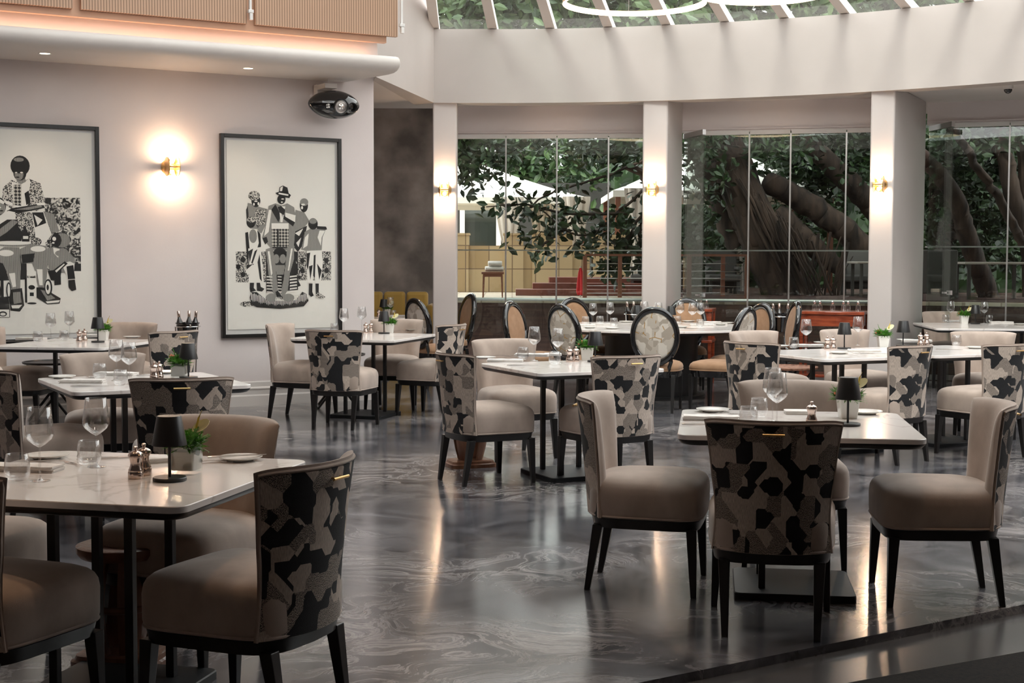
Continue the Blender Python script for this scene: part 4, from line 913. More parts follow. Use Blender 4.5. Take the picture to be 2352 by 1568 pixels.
A1 = [(F_, rc(345, 548, 560, 1052)), (K, rc(470, 1000, 560, 1052)), (F_, rc(-420, 860, 45, 1060)), (K, rc(-420, 1020, 45, 1062)), (K, rc(410, 697, 558, 704)),
 (P_, [(170, 650), (335, 640), (385, 800), (330, 880), (150, 880)]), (D, [(170, 650), (265, 650), (290, 840), (170, 840)]), (K, [(268, 650), (335, 648), (352, 722), (285, 752)]), (P_, [(280, 665), (330, 700), (300, 740)]), (G, [(335, 640), (400, 660), (430, 780), (385, 790)]),
 (D, [(92, 560), (100, 480), (150, 428), (200, 455), (252, 418), (320, 450), (347, 560), (340, 615), (300, 640), (165, 640), (110, 600)]), (P_, [(150, 440), (205, 458), (255, 418), (262, 440), (240, 620), (160, 615)]), (X, [(160, 462), (208, 460), (205, 605), (160, 600)]), (K, [(225, 520), (250, 500), (260, 580), (235, 600)]),
 (K, [(120, 640), (150, 622), (330, 588), (347, 618), (250, 642), (150, 662), (118, 680)]), (G, [(160, 632), (320, 598), (330, 612), (250, 632)]), (P_, [(290, 585), (345, 580), (347, 600), (300, 600)]), (P_, [(88, 560), (155, 585), (150, 605), (90, 585)]),
 (G, [(178, 400), (228, 395), (235, 440), (205, 458), (180, 440)]), (K, el(202, 332, 57, 70)), (K, el(200, 385, 38, 48)), (G, el(195, 392, 26, 38)), (K, el(202, 345, 52, 40)), (P_, el(178, 378, 7, 4)), (P_, el(210, 378, 9, 5)), (K, el(186, 410, 12, 5)), (G, el(195, 290, 30, 14)),
 (G, [(-120, 760), (-60, 690), (40, 680), (90, 760), (110, 840), (60, 900), (-120, 900)]), (K, [(40, 760), (120, 700), (180, 700), (200, 860), (60, 860)]), (G, [(-20, 850), (150, 700), (185, 715), (30, 880)]), (K, [(60, 830), (180, 740), (210, 790), (200, 860), (60, 862)]), (P_, [(95, 655), (130, 640), (170, 650), (150, 680), (110, 680)]),
 (K, el(55, 610, 60, 68)), (G, el(35, 590, 55, 48)), (G, el(82, 622, 30, 42)), (P_, [(-20, 560), (60, 545), (110, 580), (100, 595), (40, 565), (-10, 590)]), (P_, el(75, 618, 12, 5)), (K, el(88, 640, 10, 5)),
 (G, el(150, 866, 118, 20)), (P_, el(150, 860, 112, 14)), (K, el(290, 850, 32, 28)), (D, el(290, 848, 28, 24)), (K, [(212, 772), (216, 742), (229, 742), (233, 772), (250, 800), (250, 850), (205, 850), (204, 800)]), (P_, rc(212, 812, 243, 832)),
 (K, [(30, 960), (230, 900), (230, 1110), (60, 1120)]), (G, [(45, 925), (100, 888), (190, 890), (196, 1045), (112, 1060), (90, 1000), (50, 990)]), (G, [(190, 902), (262, 865), (352, 880), (362, 1000), (352, 1030), (275, 1030), (262, 1000), (200, 1000)]), (P_, el(110, 930, 45, 22)), (P_, el(300, 900, 45, 20)), (K, [(200, 940), (280, 930), (270, 990), (205, 1000)]),
 (G, [(110, 1060), (194, 1045), (190, 1175), (140, 1182)]), (P_, [(125, 1070), (160, 1065), (165, 1160), (145, 1165)]), (G, [(275, 1028), (356, 1030), (342, 1162), (297, 1168)]), (P_, [(290, 1040), (325, 1040), (325, 1150), (305, 1150)]),
 (K, rc(218, 1050, 232, 1270)), (P_, rc(230, 1058, 286, 1275)), (K, el(258, 1165, 20, 16)), (K, rc(246, 1200, 270, 1225)), (D, rc(232, 1085, 284, 1100)), (K, el(258, 1275, 28, 7)), (P_, el(258, 1056, 28, 9)),
 (K, [(130, 1182), (200, 1170), (212, 1290), (185, 1332), (130, 1325), (122, 1250)]), (G, [(145, 1200), (190, 1195), (195, 1270), (150, 1280)]), (P_, [(135, 1290), (200, 1285), (180, 1310), (140, 1310)]), (K, [(286, 1165), (345, 1165), (380, 1205), (432, 1240), (425, 1275), (350, 1282), (286, 1235)]), (G, [(310, 1180), (345, 1190), (400, 1240), (350, 1255)]), (P_, [(340, 1262), (428, 1252), (420, 1268), (350, 1275)]),
 (K, el(358, 1165, 24, 58)), (P_, el(356, 1165, 16, 46)), (K, el(354, 1165, 7, 20)), (K, el(28, 1120, 16, 48)), (P_, el(28, 1120, 9, 38)), (K, el(122, 1185, 15, 55)), (P_, el(122, 1185, 8, 44)), (K, el(62, 1195, 14, 52)), (P_, el(62, 1195, 8, 42)), (K, rc(75, 1060, 92, 1240)), (K, [(40, 960), (55, 955), (95, 1100), (80, 1110)]),
 (K, [(50, 1235), (120, 1228), (125, 1310), (48, 1312)]), (K, rc(48, 1312, 126, 1372)), (P_, rc(52, 1318, 122, 1370)), (K, el(85, 1348, 24, 18)), (P_, el(85, 1350, 16, 10)),
 (G, [(348, 905), (400, 880), (470, 900), (520, 960), (524, 1000), (470, 1060), (372, 1075), (350, 970)]), (P_, [(390, 890), (430, 900), (420, 960), (395, 930)]), (K, [(355, 1050), (440, 1040), (430, 1120), (375, 1115)]), (K, el(436, 840, 60, 55)), (G, el(445, 840, 50, 50)), (K, el(410, 840, 32, 48)), (P_, el(398, 830, 12, 14)), (P_, el(392, 858, 8, 6)), (G, el(430, 930, 28, 20)),
 (P_, [(440, 1000), (490, 985), (520, 1000), (512, 1110), (480, 1110)]), (K, [(470, 1020), (512, 1010), (522, 1105), (478, 1108)]), (K, [(480, 1115), (520, 1110), (528, 1180), (500, 1190), (482, 1165)]), (K, [(395, 1110), (435, 1090), (435, 1145), (395, 1150)]), (K, [(385, 1050), (460, 985), (478, 1000), (405, 1075)]), (P_, [(400, 1050), (455, 1000), (460, 1006), (408, 1062)])]
def c1(x, y):   # right end of the sheet is fixed; scale as on the other print, 3.0167 steps per picture unit
    top = 60+(x-655)*.04; bot = 1535-(x-655)*.03
    return (1.27-(680-x)/(680+150)*1.27*.97, (bot-y)/(bot-top)*2.0)
mk_print('framed_print', -4.09, -2.82, .69, 2.69, 'black framed print on the left, a woman standing over a seated figure', A1, c1)
# recessed lamps in the near ceiling, above and behind the camera
for i, (x, y) in enumerate(((-2.1, 4.75), (-.95, 4.95), (1.5, 5.6), (-3.7, 5.3), (3.4, 5.4))):
    place('down', mk_down, (x, y, 3.599), 0, 'recessed ceiling lamp over the near part of the room, above the picture', 'downlight', 'recessed lamps over the near part')
    l = bpy.data.lights.new('downlight_beam', 'SPOT'); l.energy = 27; l.color = (1, .66, .40); l.spot_size = R(72); l.spot_blend = .8; l.shadow_soft_size = .05
    lo = bpy.data.objects.new('downlight_beam', l); COL.objects.link(lo); lo.location = (x, y, 3.57)
# ------------------------------------------------------------------ loudspeaker on the art wall
def mk_speaker():
    x, y = wp(-.55, .26)
    o = tag(empty('loudspeaker', (x, y, 3.0), WRZ), 'glossy black egg shaped loudspeaker mounted high above the right print', 'speaker')
    nn = 40; rs = []
    for i in range(23):
        t = -1+2*i/22; t = sin(t*pi/2); r = (1-abs(t)**2.1)**.62
        rs.append([(t*.275, .11*r*cos(2*pi*j/nn)*1.2, .142*r*sin(2*pi*j/nn)) for j in range(nn)])
    mb = MB(); mb.rings(rs); b = mb.build('cabinet', gloss, o, smooth=True); b.rotation_euler = (R(12), 0, 0)
    RX = Matrix.Rotation(pi/2+R(12), 4, 'X')
    for nm, x_, r_, m_ in (('woofer', .02, .062, silver), ('tweeter', -.115, .022, silver), ('port', .155, .04, blackmetal)):
        g = empty(nm); g.parent = o
        Mx = Matrix.Translation((x_, (-.140 if nm == 'woofer' else -.128 if nm == 'tweeter' else -.105), -.030)) @ RX
        mb = MB(); mb.lathe([(r_*1.25, -.03), (r_*1.28, 0), (r_*1.2, .008), (r_*1.05, .004), (r_*1.0, -.004)], 32, M=Mx, cap0=False, cap1=False); mb.build('surround', blackmetal, g, smooth=True)
        mb = MB(); mb.lathe([(r_*1.02, -.002), (r_*.55, -.008), (r_*.42, -.006), (r_*.2, .006), (.001, .008)] if nm != 'port' else [(r_, -.004), (r_*.7, -.03), (.001, -.03)], 32, M=Mx, cap0=False, cap1=False); mb.build('cone', m_ if nm != 'port' else ink, g, smooth=True)
    mb = MB(); mb.box((-.05, .06, .18), (.13, .22, .05)); mb.box((-.05, .20, .14), (.13, .10, .14)); mb.build('bracket', white, o, bevel=.004)
    mb = MB(); mb.tube([(-.04, .05, .20), (-.04, .06, .262)], .004, 6); mb.build('cable', whiteplastic, o)
mk_speaker()
# ------------------------------------------------------------------ LED ring pendants
def ring(x, y, z, r, lb):
    o = tag(empty('ring_pendant', (x, y, z)), lb, 'pendant lamp', 'led ring pendants')
    n = 72
    mb = MB(); rs = []
    for i in range(n+1):
        a = 2*pi*i/n; rs.append([(rr*cos(a), rr*sin(a), zz) for rr, zz in ((r, .02), (r-.008, .02), (r-.008, -.02), (r, -.02))])
    mb.rings(rs, False, False); mb.build('ring_frame', brass, o)
    mb = MB(); rs = []
    for i in range(n+1):
        a = 2*pi*i/n; rs.append([(rr*cos(a), rr*sin(a), zz) for rr, zz in ((r-.008, .017), (r-.020, .017), (r-.020, -.019), (r-.002, -.0235), (r+.001, -.019))])
    mb.rings(rs, False, False, close=False); mb.build('diffuser', ledm, o, smooth=True, ang=40)
    for k in range(3):
        a = R(90+120*k); mb = MB(); mb.tube([(r*.99*cos(a), r*.99*sin(a), .02), (r*.5*cos(a), r*.5*sin(a), 2.2)], .002, 5); mb.build('cable', steel, o)
ring(.955, 11.33, 3.5, .565, 'glowing ring pendant at the top edge, the left and lower one')
ring(1.95, 11.2, 3.56, .52, 'glowing ring pendant at the top edge, right of the other')
ring(-.1, 9.9, 4.0, .6, 'glowing ring pendant above the picture, seen mirrored in the first window')
ring(2.6, 9.4, 4.2, .6, 'glowing ring pendant above the picture, seen mirrored in the second window')
# ------------------------------------------------------------------ furniture along the window wall
def gueridon(x, y, rz, w, d, lb):
    o = tag(empty('service_console', (x, y, 0), rz), lb, 'console', 'mahogany service consoles')
    for z, n in ((.86, 'top'), (.50, 'shelf'), (.16, 'shelf')):
        mb = MB(); P = [(-w/2+w*i/12, -d/2-.05*(1-(2*i/12-1)**2)) for i in range(13)]+[(w/2, d/2), (-w/2, d/2)]
        mb.prism(P, z, z+(.035 if n == 'top' else .03)); mb.build(n, mahog, o, bevel=.004)
    mb = MB(); P = [(-w/2+.02+(w-.04)*i/12, -d/2+.02-.05*(1-(2*i/12-1)**2)) for i in range(13)]+[(w/2-.02, d/2), (-w/2+.02, d/2)]
    mb.prism(P, .73, .86); mb.build('drawer_front', mahog, o, bevel=.003)
    for sx_ in (-1, 1):
        for sy_ in (-1, 1): mb = MB(); mb.bar((sx_*(w/2-.03), sy_*(d/2-.03), 0), (sx_*(w/2-.03), sy_*(d/2-.03), .86), .03, .045); mb.build('leg', mahog, o, bevel=.003)
    return o
gueridon(2.17, 16.75, R(-14), .42, .45, 'mahogany service console beside the second column, small bottles on top')
gueridon(3.62, 16.0, R(-20), .72, .42, 'wide bow fronted mahogany service console before the second window')
def mk_cruet():
    o = empty('cruet_bottle')
    mb = MB(); mb.lathe([(.022, 0), (.024, .004), (.024, .05), (.012, .062), (.010, .075)], 14); mb.build('bottle', crystal, o, smooth=True)
    mb = MB(); mb.lathe([(.012, .07), (.014, .074), (.014, .09), (.008, .098)], 12); mb.build('cap', chromem, o, smooth=True)
    return o
for i, (dx, dy) in enumerate(((-.11, 0), (-.05, .05), (.0, -.03), (.06, .03), (.12, -.02))):
    place('cruet', mk_cruet, (2.17+dx, 16.75+dy, .8955), 0, 'small capped bottle on the mahogany console beside the second column', 'bottle', 'bottles on the left console')
for i, dx in enumerate((-.22, -.16, -.02, .10, .15, .26)):
    place('cruet', mk_cruet, (3.62+dx*cos(R(-20)), 15.97+dx*sin(R(-20)), .8955), 0, 'small capped bottle on the wide mahogany console before the second window', 'bottle', 'bottles on the wide console', 1.15)
def mk_bucket(stand):
    def f():
        o = empty('ice_bucket_stand')
        h = stand
        mb = MB(); mb.lathe([(.085, h), (.09, h+.01), (.105, h+.19), (.113, h+.2), (.113, h+.208), (.10, h+.205), (.082, h+.02), (.001, h+.02)], 32, cap1=False); mb.build('bucket', gloss if stand > .6 else chromem, o, smooth=True, ang=40)
        mb = MB(); mb.tube([(.117*cos(2*pi*i/32), .117*sin(2*pi*i/32), h+.17) for i in range(32)], .006, 8, closed=True); mb.build('rim_ring', chromem, o, smooth=True)
        for k in range(3):
            a = R(90+120*k); mb = MB(); mb.tube([(.117*cos(a), .117*sin(a), h+.17), (.09*cos(a), .09*sin(a), h*.5), (.15*cos(a), .15*sin(a), .01)], .007, 8); mb.build('leg', chromem, o, smooth=True)
        return o
    return f
def mk_bottle():
    o = empty('wine_bottle')
    mb = MB(); mb.lathe([(.034, 0), (.037, .01), (.037, .17), (.03, .20), (.015, .235), (.013, .26)], 20); mb.build('bottle', gloss, o, smooth=True)
    mb = MB(); mb.lathe([(.0145, .245), (.0155, .25), (.0155, .30), (.012, .307)], 14); mb.build('foil_cap', rosesilver, o, smooth=True)
    return o
BK = [(-3.05, 13.35, .66, 'ice bucket with three bottle necks beside the art wall, left of the right print'), (1.42, 16.55, .62, 'ice bucket behind the round table by the middle column'), (3.02, 16.0, .62, 'ice bucket on a chrome stand between oval chair and wide console')]
for i, (x, y, h, lb) in enumerate(BK):
    place('bucket', mk_bucket(.66), (x, y, 0), 0, lb, 'ice bucket', 'ice buckets on stands')
    for k, (dx, dy) in enumerate(((-.055, .0), (.0, .04), (.055, -.01))):
        b = place('bottle', mk_bottle, (x+dx, y+dy, .665+.02), 0, ['left', 'middle', 'right'][k]+' bottle standing in the '+['ice bucket beside the art wall', 'ice bucket behind the round table', 'ice bucket near the wide mahogany console'][i], 'bottle', 'bottles in ice buckets', .95)
        b.rotation_euler = (R(-6*(dy > 0)), R((dx > 0)*6-(dx < 0)*6), 0)
# bag stools / tray stands
def mk_tray(topm):
    def f():
        o = empty('folding_tray_stand')
        mb = MB(); mb.lathe([(.26, .515), (.272, .52), (.275, .535), (.268, .535), (.26, .525), (.001, .524)], 40, cap1=False); mb.build('tray', topm, o, smooth=True, ang=40)
        for sy_ in (-1, 1):
            for sg in (-1, 1):
                mb = MB(); mb.tube([(-.2*sg, sy_*.12, .0), (.0, sy_*.12+.01*sg, .26), (.2*sg, sy_*.12, .515)], .012, 8); mb.build('leg', blackwood, o, smooth=True)
        for sg in (-1, 1): mb = MB(); mb.tube([(sg*.19, -.12, .02), (sg*.19, .12, .02)], .010, 8); mb.build('crossbar', blackwood, o, smooth=True)
        return o
    return f
place('tray', mk_tray(blackwood), (-1.72, 13.98, 0), R(10), 'round folding tray stand with crossed legs by the skirting below the right print', 'tray stand', 'folding tray stands')
place('tray', mk_tray(blackwood), (-4.15, 12.85, 0), R(0), 'round folding tray stand with crossed legs behind the far left table', 'tray stand', 'folding tray stands')
place('tray2', mk_tray(hide), (2.42, 12.5, 0), R(20), 'folding tray stand with a brown hide top under the long right table', 'tray stand', 'folding tray stands')
def mk_stool():
    o = empty('carved_wooden_stool')
    mb = MB(); mb.lathe([(.001, .39), (.15, .40), (.165, .42), (.165, .44), (.15, .445), (.001, .43)], 32, cap0=False, cap1=False); mb.build('seat', carved, o, smooth=True, ang=40)
    mb = MB(); mb.rings([[(x*k, y*k, z) for x, y in rrect(.17, .17, .12, -.12, 28, 6)] for z, k in ((0, 1), (.025, 1), (.03, .93), (.045, .9), (.05, .8))]); mb.build('base', carved, o, smooth=True, ang=30)
    # hollow barrel body as four curved staves with openings between
    for q in range(4):
        a0 = R(45+90*q-30); a1 = R(45+90*q+30); rs = []
        for i in range(9):
            t = i/8; z = .045+.36*t; r = .085+.035*sin(pi*t)
            rs.append([(r*cos(a0+(a1-a0)*j/8), r*sin(a0+(a1-a0)*j/8), z) for j in range(9)]+[((r-.018)*cos(a1-(a1-a0)*j/8), (r-.018)*sin(a1-(a1-a0)*j/8), z) for j in range(9)])
        mb = MB(); mb.rings(rs); mb.build('stave', carved, o, smooth=True, ang=40)
    mb = MB(); mb.tube([(.12*cos(2*pi*i/32), .12*sin(2*pi*i/32), .22) for i in range(32)], .013, 8, closed=True); mb.build('waist_band', carved, o, smooth=True)
    return o
x, y = at(1080, 1070, 0); place('stool', mk_stool, (x, y, 0), R(20), 'carved wooden bag stool under the left front chair of the centre table', 'stool', 'carved wooden stools')
place('stool', mk_stool, (-1.42, 5.14, 0), R(-10), 'carved wooden bag stool under the near left table, right of its posts', 'stool', 'carved wooden stools')
x, y = -2.72, 8.44; place('stool', mk_stool, (x, y, 0), R(30), 'carved wooden bag stool whose base shows left under the near left table', 'stool', 'carved wooden stools')
# booth in the alcove
o = tag(empty('banquette', (-2.19, 17.80, 0)), 'mustard velvet banquette along the alcove wall', 'banquette')
mb = MB(); mb.box((0, -.12, .24), (2.3, .5, .46)); mb.build('seat', mustard, o, bevel=.03, seg=3)
for i in range(8): mb = MB(); mb.box((-1.0+.285*i, .15, .74), (.27, .16, .62)); mb.build('back_cushion', mustard, o, bevel=.04, seg=3)
mb = MB(); mb.box((1.18, -.05, .45), (.07, .65, .9)); mb.build('end_panel', mustard, o, bevel=.02)
# security camera
o = tag(empty('security_camera', (5.3, 15.35, 3.36)), 'small white dome security camera under the ceiling at the right edge', 'camera')
mb = MB(); mb.lathe([(.05, 0), (.055, -.01), (.055, -.06), (.045, -.065)], 24); mb.build('housing', whiteplastic, o, smooth=True, ang=40)
mb = MB(); mb.lathe([(.045, -.06), (.042, -.085), (.025, -.105), (.001, -.112)], 24); mb.build('dome', gloss, o, smooth=True)
# carpet in the lower right corner
mb = MB(); x0, y0 = at(1950, 1572, -.03); x1, y1 = at(2352, 1500, -.03); dx, dy = x1-x0, y1-y0
mb.prism([(x0-dx*2, y0-dy*2), (x1+dx*4, y1+dy*4), (x1+dx*4+1, y1+dy*4-3), (x0-dx*2+1, y0-dy*2-3)], -.0345, -.022); tag(mb.build('dark_rug', carpet), 'dark rug cut off at the lower right corner', 'rug')
# ------------------------------------------------------------------ outside: terrace, planting, pavilion
mb = MB(); mb.prism([(-12, 18.7), (-2.0, 18.5), (2.0, 18.15), (4.4, 17.6), (5.2, 17.75), (7.9, 16.7), (14, 16.7), (14, 40), (-12, 40)], .90, .945); struct(mb.build('floor_terrace', paver), 'pale paved terrace outside the first window', 'terrace')
mb = MB(); mb.prism([(-12, 18.72), (-2.0, 18.52), (2.0, 18.17), (4.4, 17.62), (5.2, 17.77), (7.9, 16.72), (14, 16.72), (14, 17.4), (5.2, 18.4), (-2, 19.1), (-12, 19.3)], -.1, .90); struct(mb.build('wall_terrace', deckm), 'dark timber boarded front of the raised terrace', 'wall')
mb = MB(); mb.tube([(-4, 18.43, .95), (2.0, 18.11, .95), (4.4, 17.56, .95)], .022, 6); struct(mb.build('trim_1', steel))
mb = MB(); mb.prism([(2.3, 18.4), (4.4, 17.8), (5.2, 17.9), (7.9, 16.9), (14, 16.9), (14, 30), (2.3, 30)], .946, .955); struct(mb.build('floor_deck', deckm), 'dark timber deck under the fig tree', 'deck')
# house behind
house = tag(empty('garden_house', (0, 29, 0)), 'dark fronted house with white framed windows behind the canopy', 'house')
mb = MB(); mb.box((-2.5, .3, 1.9), (12, .3, 2.2)); mb.build('wall', darkroom, house)
for x0, x1 in ((-1.02, -.28), (2.6, 3.6)):
    fr = MB()
    fr.box(((x0+x1)/2, .08, 3.0), (x1-x0+.2, .1, .1)); fr.box((x0, .08, 2.0), (.1, .1, 2.0)); fr.box((x1, .08, 2.0), (.1, .1, 2.0)); wf = fr.build('window_frame', white, house)
    m = MB(); m.box(((x0+x1)/2, .09, 2.0), (x1-x0, .02, 1.9)); m.build('pane', pane, wf)
h2 = tag(empty('pale_house', (6.2, 27, 0)), 'pale rendered house showing in pieces behind the fig trunks', 'house')
mb = MB(); mb.box((0, .3, 2.4), (3.2, .3, 3.2)); mb.build('wall', white, h2)
for x_ in (-.9, .5): mb = MB(); mb.box((x_, .12, 2.3), (.5, .06, 1.1)); mb.build('window', darkroom, h2)
mb = MB(); mb.box((0, .0, 4.05), (3.5, .9, .12)); mb.build('roof', whiteplastic, h2)
# sandstone counter walls
o = tag(empty('sandstone_wall', (0, 22, .945)), 'low wall of square sandstone tiles with planters under the canopy', 'wall')
mb = MB(); mb.box((-.2, .3, .36), (2.8, .5, .72)); mb.build('counter', sand, o)
for x_, w_, h_ in ((-.95, .55, .88), (.02, .30, .88), (.62, .62, .90), (1.5, .5, .86)):
    mb = MB(); mb.box((x_, .24, h_/2), (w_, .52, h_)); mb.box((x_, .24, h_+.015), (w_+.03, .55, .03)); mb.build('pier', sand, o)
# canopies
def canopy(x0, x1, y0, y1, ze, za, lb):
    o = tag(empty('canvas_canopy', ((x0+x1)/2, (y0+y1)/2, .945)), lb, 'canopy', 'white canvas canopies')
    w, d = (x1-x0)/2, (y1-y0)/2; e = ze-.945; a = za-.945
    mb = MB(); n = 10; P = [(-w, -d), (w, -d), (w, d), (-w, d)]
    def sq(k, z): 
        out = []
        for i in range(4):
            p, q = P[i], P[(i+1) % 4]
            for j in range(n): t = j/n; out.append(((p[0]+(q[0]-p[0])*t)*k, (p[1]+(q[1]-p[1])*t)*k, z))
        return out
    up = [sq(1-.98*t, e+(a-e)*(t**1.15)) for t in [i/8 for i in range(9)]]
    lo = [[(x, y, z-.015) for x, y, z in r] for r in up[::-1]]
    mb.rings(up+lo, False, False); mb.build('roof', canvas, o, smooth=True, ang=25)
    mb = MB(); mb.rings([sq(1.0, e-.10), sq(1.0, e), sq(.99, e), sq(.99, e-.10), sq(1.0, e-.10)], False, False); mb.build('valance', canvas, o)
    for sx_ in (-1, 1):
        for sy_ in (-1, 1): mb = MB(); mb.box((sx_*(w-.08), sy_*(d-.08), e/2), (.08, .08, e)); mb.build('post', railwood, o)
    return o
canopy(-2.6, 1.22, 23, 26.4, 2.45, 3.12, 'white canvas canopy with a pointed roof outside the first window')
canopy(1.55, 5.0, 22.0, 25.0, 2.52, 3.4, 'second white canvas canopy, partly behind leaves and the middle column')
def curtain(x, y, z1, w, lb, tie=.42):
    o = tag(empty('tied_curtain', (x, y, .945)), lb, 'curtain', 'tied back terrace curtains')
    H_ = z1-.945; rs = []; n = 56
    for i in range(25):
        t = i/24; z = H_*(1-t)+.03
        q = abs(t-(1-tie)); k = (.28+.72*min(1, (q/.55))**.8) if t < 1-tie else (.28+.35*min(1, q/.3)**.7)
        rs.append([(w/2*k*cos(2*pi*j/n)+(.01*sin(9*2*pi*j/n))*k*1.6, (.06*k+.02*cos(9*2*pi*j/n)*(.4+k))*sin(2*pi*j/n)+.018*cos(7*2*pi*j/n), z) for j in range(n)])
    mb = MB(); mb.rings(rs); mb.build('cloth', curt, o, smooth=True)
    mb = MB(); mb.tube([(w/2*.3*cos(2*pi*j/16), .05*sin(2*pi*j/16), H_*tie+.03) for j in range(16)], .012, 6, closed=True); mb.build('tie_band', white, o, smooth=True)
curtain(-.06, 22.9, 2.42, .46, 'left tied white curtain under the first canopy')
curtain(.52, 26.0, 2.42, .40, 'brownish curtain at the back of the first canopy, seen through leaves')
curtain(1.02, 22.7, 2.42, .42, 'tied white curtain at the right corner of the first canopy')
curtain(3.5, 22.0, 2.5, .5, 'tied curtain under the second canopy, left in the second window')
curtain(1.9, 21.6, 2.5, .40, 'tied curtain at the near corner of the second canopy')
# towel table
o = tag(empty('towel_table', (-.26, 19.1, .945)), 'small dark wooden table with rolled towels outside the first window', 'table')
mb = MB(); mb.box((0, 0, .33), (.30, .3, .03)); mb.box((0, 0, .30), (.26, .26, .04)); mb.build('top', railwood, o, bevel=.004)
for sx_ in (-1, 1):
    for sy_ in (-1, 1): mb = MB(); mb.bar((sx_*.13, sy_*.13, 0), (sx_*.12, sy_*.12, .30), .016, .024); mb.build('leg', railwood, o)
for i, (dx, dz, w_) in enumerate(((.02, .385, .25), (.03, .455, .19))):
    mb = MB(); P = [(.05*cos(2*pi*j/16), .035*sin(2*pi*j/16)) for j in range(16)]
    mb.rings([[(xx, a*k*1.6, b*k) for a, b in P] for xx, k in ((-w_/2, .8), (-w_/2+.01, 1), (w_/2-.01, 1), (w_/2, .8))])
    t = mb.build('rolled_towel', linen, smooth=True, ang=50); t.location = (-.26+dx, 19.1, .945+dz); tag(t, ['white rolled towel lying at the bottom on the small garden table', 'upper white rolled towel on the small garden table'][i], 'towel', 'rolled towels')
# red steps
o = tag(empty('garden_steps', (1.0, 20.3, .945)), 'three low red brown steps outside the first window', 'steps')
for i in range(3): mb = MB(); mb.box((0+.12*i, .35*i, .045+.09*i*.9), (1.9-.25*i, .45, .09)); mb.build('step', redstep, o, bevel=.006)
# folded red parasol
o = tag(empty('folded_parasol', (.93, 19.4, .945)), 'folded red and white parasol outside, near the rail post', 'parasol')
mb = MB(); mb.rings([[((r*(1+.25*cos(5*2*pi*j/30)))*cos(2*pi*j/30), (r*(1+.25*cos(5*2*pi*j/30)))*sin(2*pi*j/30), z) for j in range(30)] for r, z in ((.012, .40), (.03, .33), (.045, .2), (.055, .08), (.04, .03))]); mb.build('canopy_cloth', redcloth, o, smooth=True, ang=50)
mb = MB(); mb.tube([(0, 0, 0), (0, 0, .42)], .01, 8); mb.build('pole', white, o)
# timber and cable railings
def railing(x0, y0, x1, y1, n, lb, h=.56):
    o = tag(empty('cable_railing', (x0, y0, .945)), lb, 'railing', 'timber and cable railings')
    dx, dy = x1-x0, y1-y0
    for i in range(n+1):
        t = i/n; mb = MB(); mb.box((dx*t, dy*t, h/2), (.055, .055, h)); mb.build('post', railwood, o, bevel=.004)
    mb = MB(); mb.rings([[(p[0], p[1]-.04, h), (p[0], p[1]+.04, h), (p[0], p[1]+.04, h+.03), (p[0], p[1]-.04, h+.03)] for p in ((0, 0), (dx, dy))]); mb.build('top_rail', railwood, o)
    for k in range(5): mb = MB(); z = .06+.1*k; mb.tube([(0, 0, z), (dx, dy, z)], .004, 5); mb.build('cable', steel, o)
railing(.98, 19.2, 2.9, 19.6, 4, 'timber and cable railing at the right of the first window')
railing(2.35, 18.9, 3.1, 18.8, 1, 'timber and cable railing at the left of the second window')
# garden chairs and tables on the terrace
def gchair(x, y, f, lb):
    def mk():
        o = empty('wicker_chair')
        mb = MB(); mb.box((0, 0, .24), (.46, .44, .10)); mb.build('seat', grey, o, bevel=.03, seg=3)
        mb = MB(); mb.box((0, -.22, .36), (.46, .06, .56), rx=R(6)); mb.build('backrest', grey, o, bevel=.02, seg=2)
        for sx_ in (-1, 1):
            mb = MB(); mb.box((sx_*.21, 0, .38), (.05, .4, .04)); mb.build('armrest', grey, o, bevel=.01)
            for sy_ in (-.17, .17): mb = MB(); mb.box((sx_*.2, sy_, .11), (.04, .04, .22)); mb.build('leg', grey, o)
        return o
    place('gchair', mk, (x, y, .957), R(f-90), lb, 'chair', 'wicker chairs on the deck')
def gtable(x, y, lb, w=.9):
    def mk():
        o = empty('garden_table')
        mb = MB(); mb.box((0, 0, .47), (.9, .6, .03)); mb.build('top', curt, o, bevel=.008)
        for sx_ in (-1, 1):
            for sy_ in (-1, 1): mb = MB(); mb.box((sx_*.38, sy_*.25, .23), (.04, .04, .46)); mb.build('leg', grey, o)
        return o
    place('gtable', mk, (x, y, .957), 0, lb, 'table', 'garden tables on the deck')
gchair(3.05, 20.6, 270, 'wicker chair outside behind the rail at the left of the second window')
gchair(5.45, 18.3, 80, 'tall wicker chair back just outside the third window')
gchair(5.0, 20.6, 250, 'wicker chair outside at the right of the second window')
gchair(2.0, 20.8, 250, 'wicker chair outside behind the rail at the right of the first window')
gtable(5.15, 19.7, 'pale garden table outside at the right of the second window')
gtable(6.3, 18.7, 'pale garden table outside the third window')
gtable(2.9, 21.6, 'pale garden table behind the rail, left in the second window')
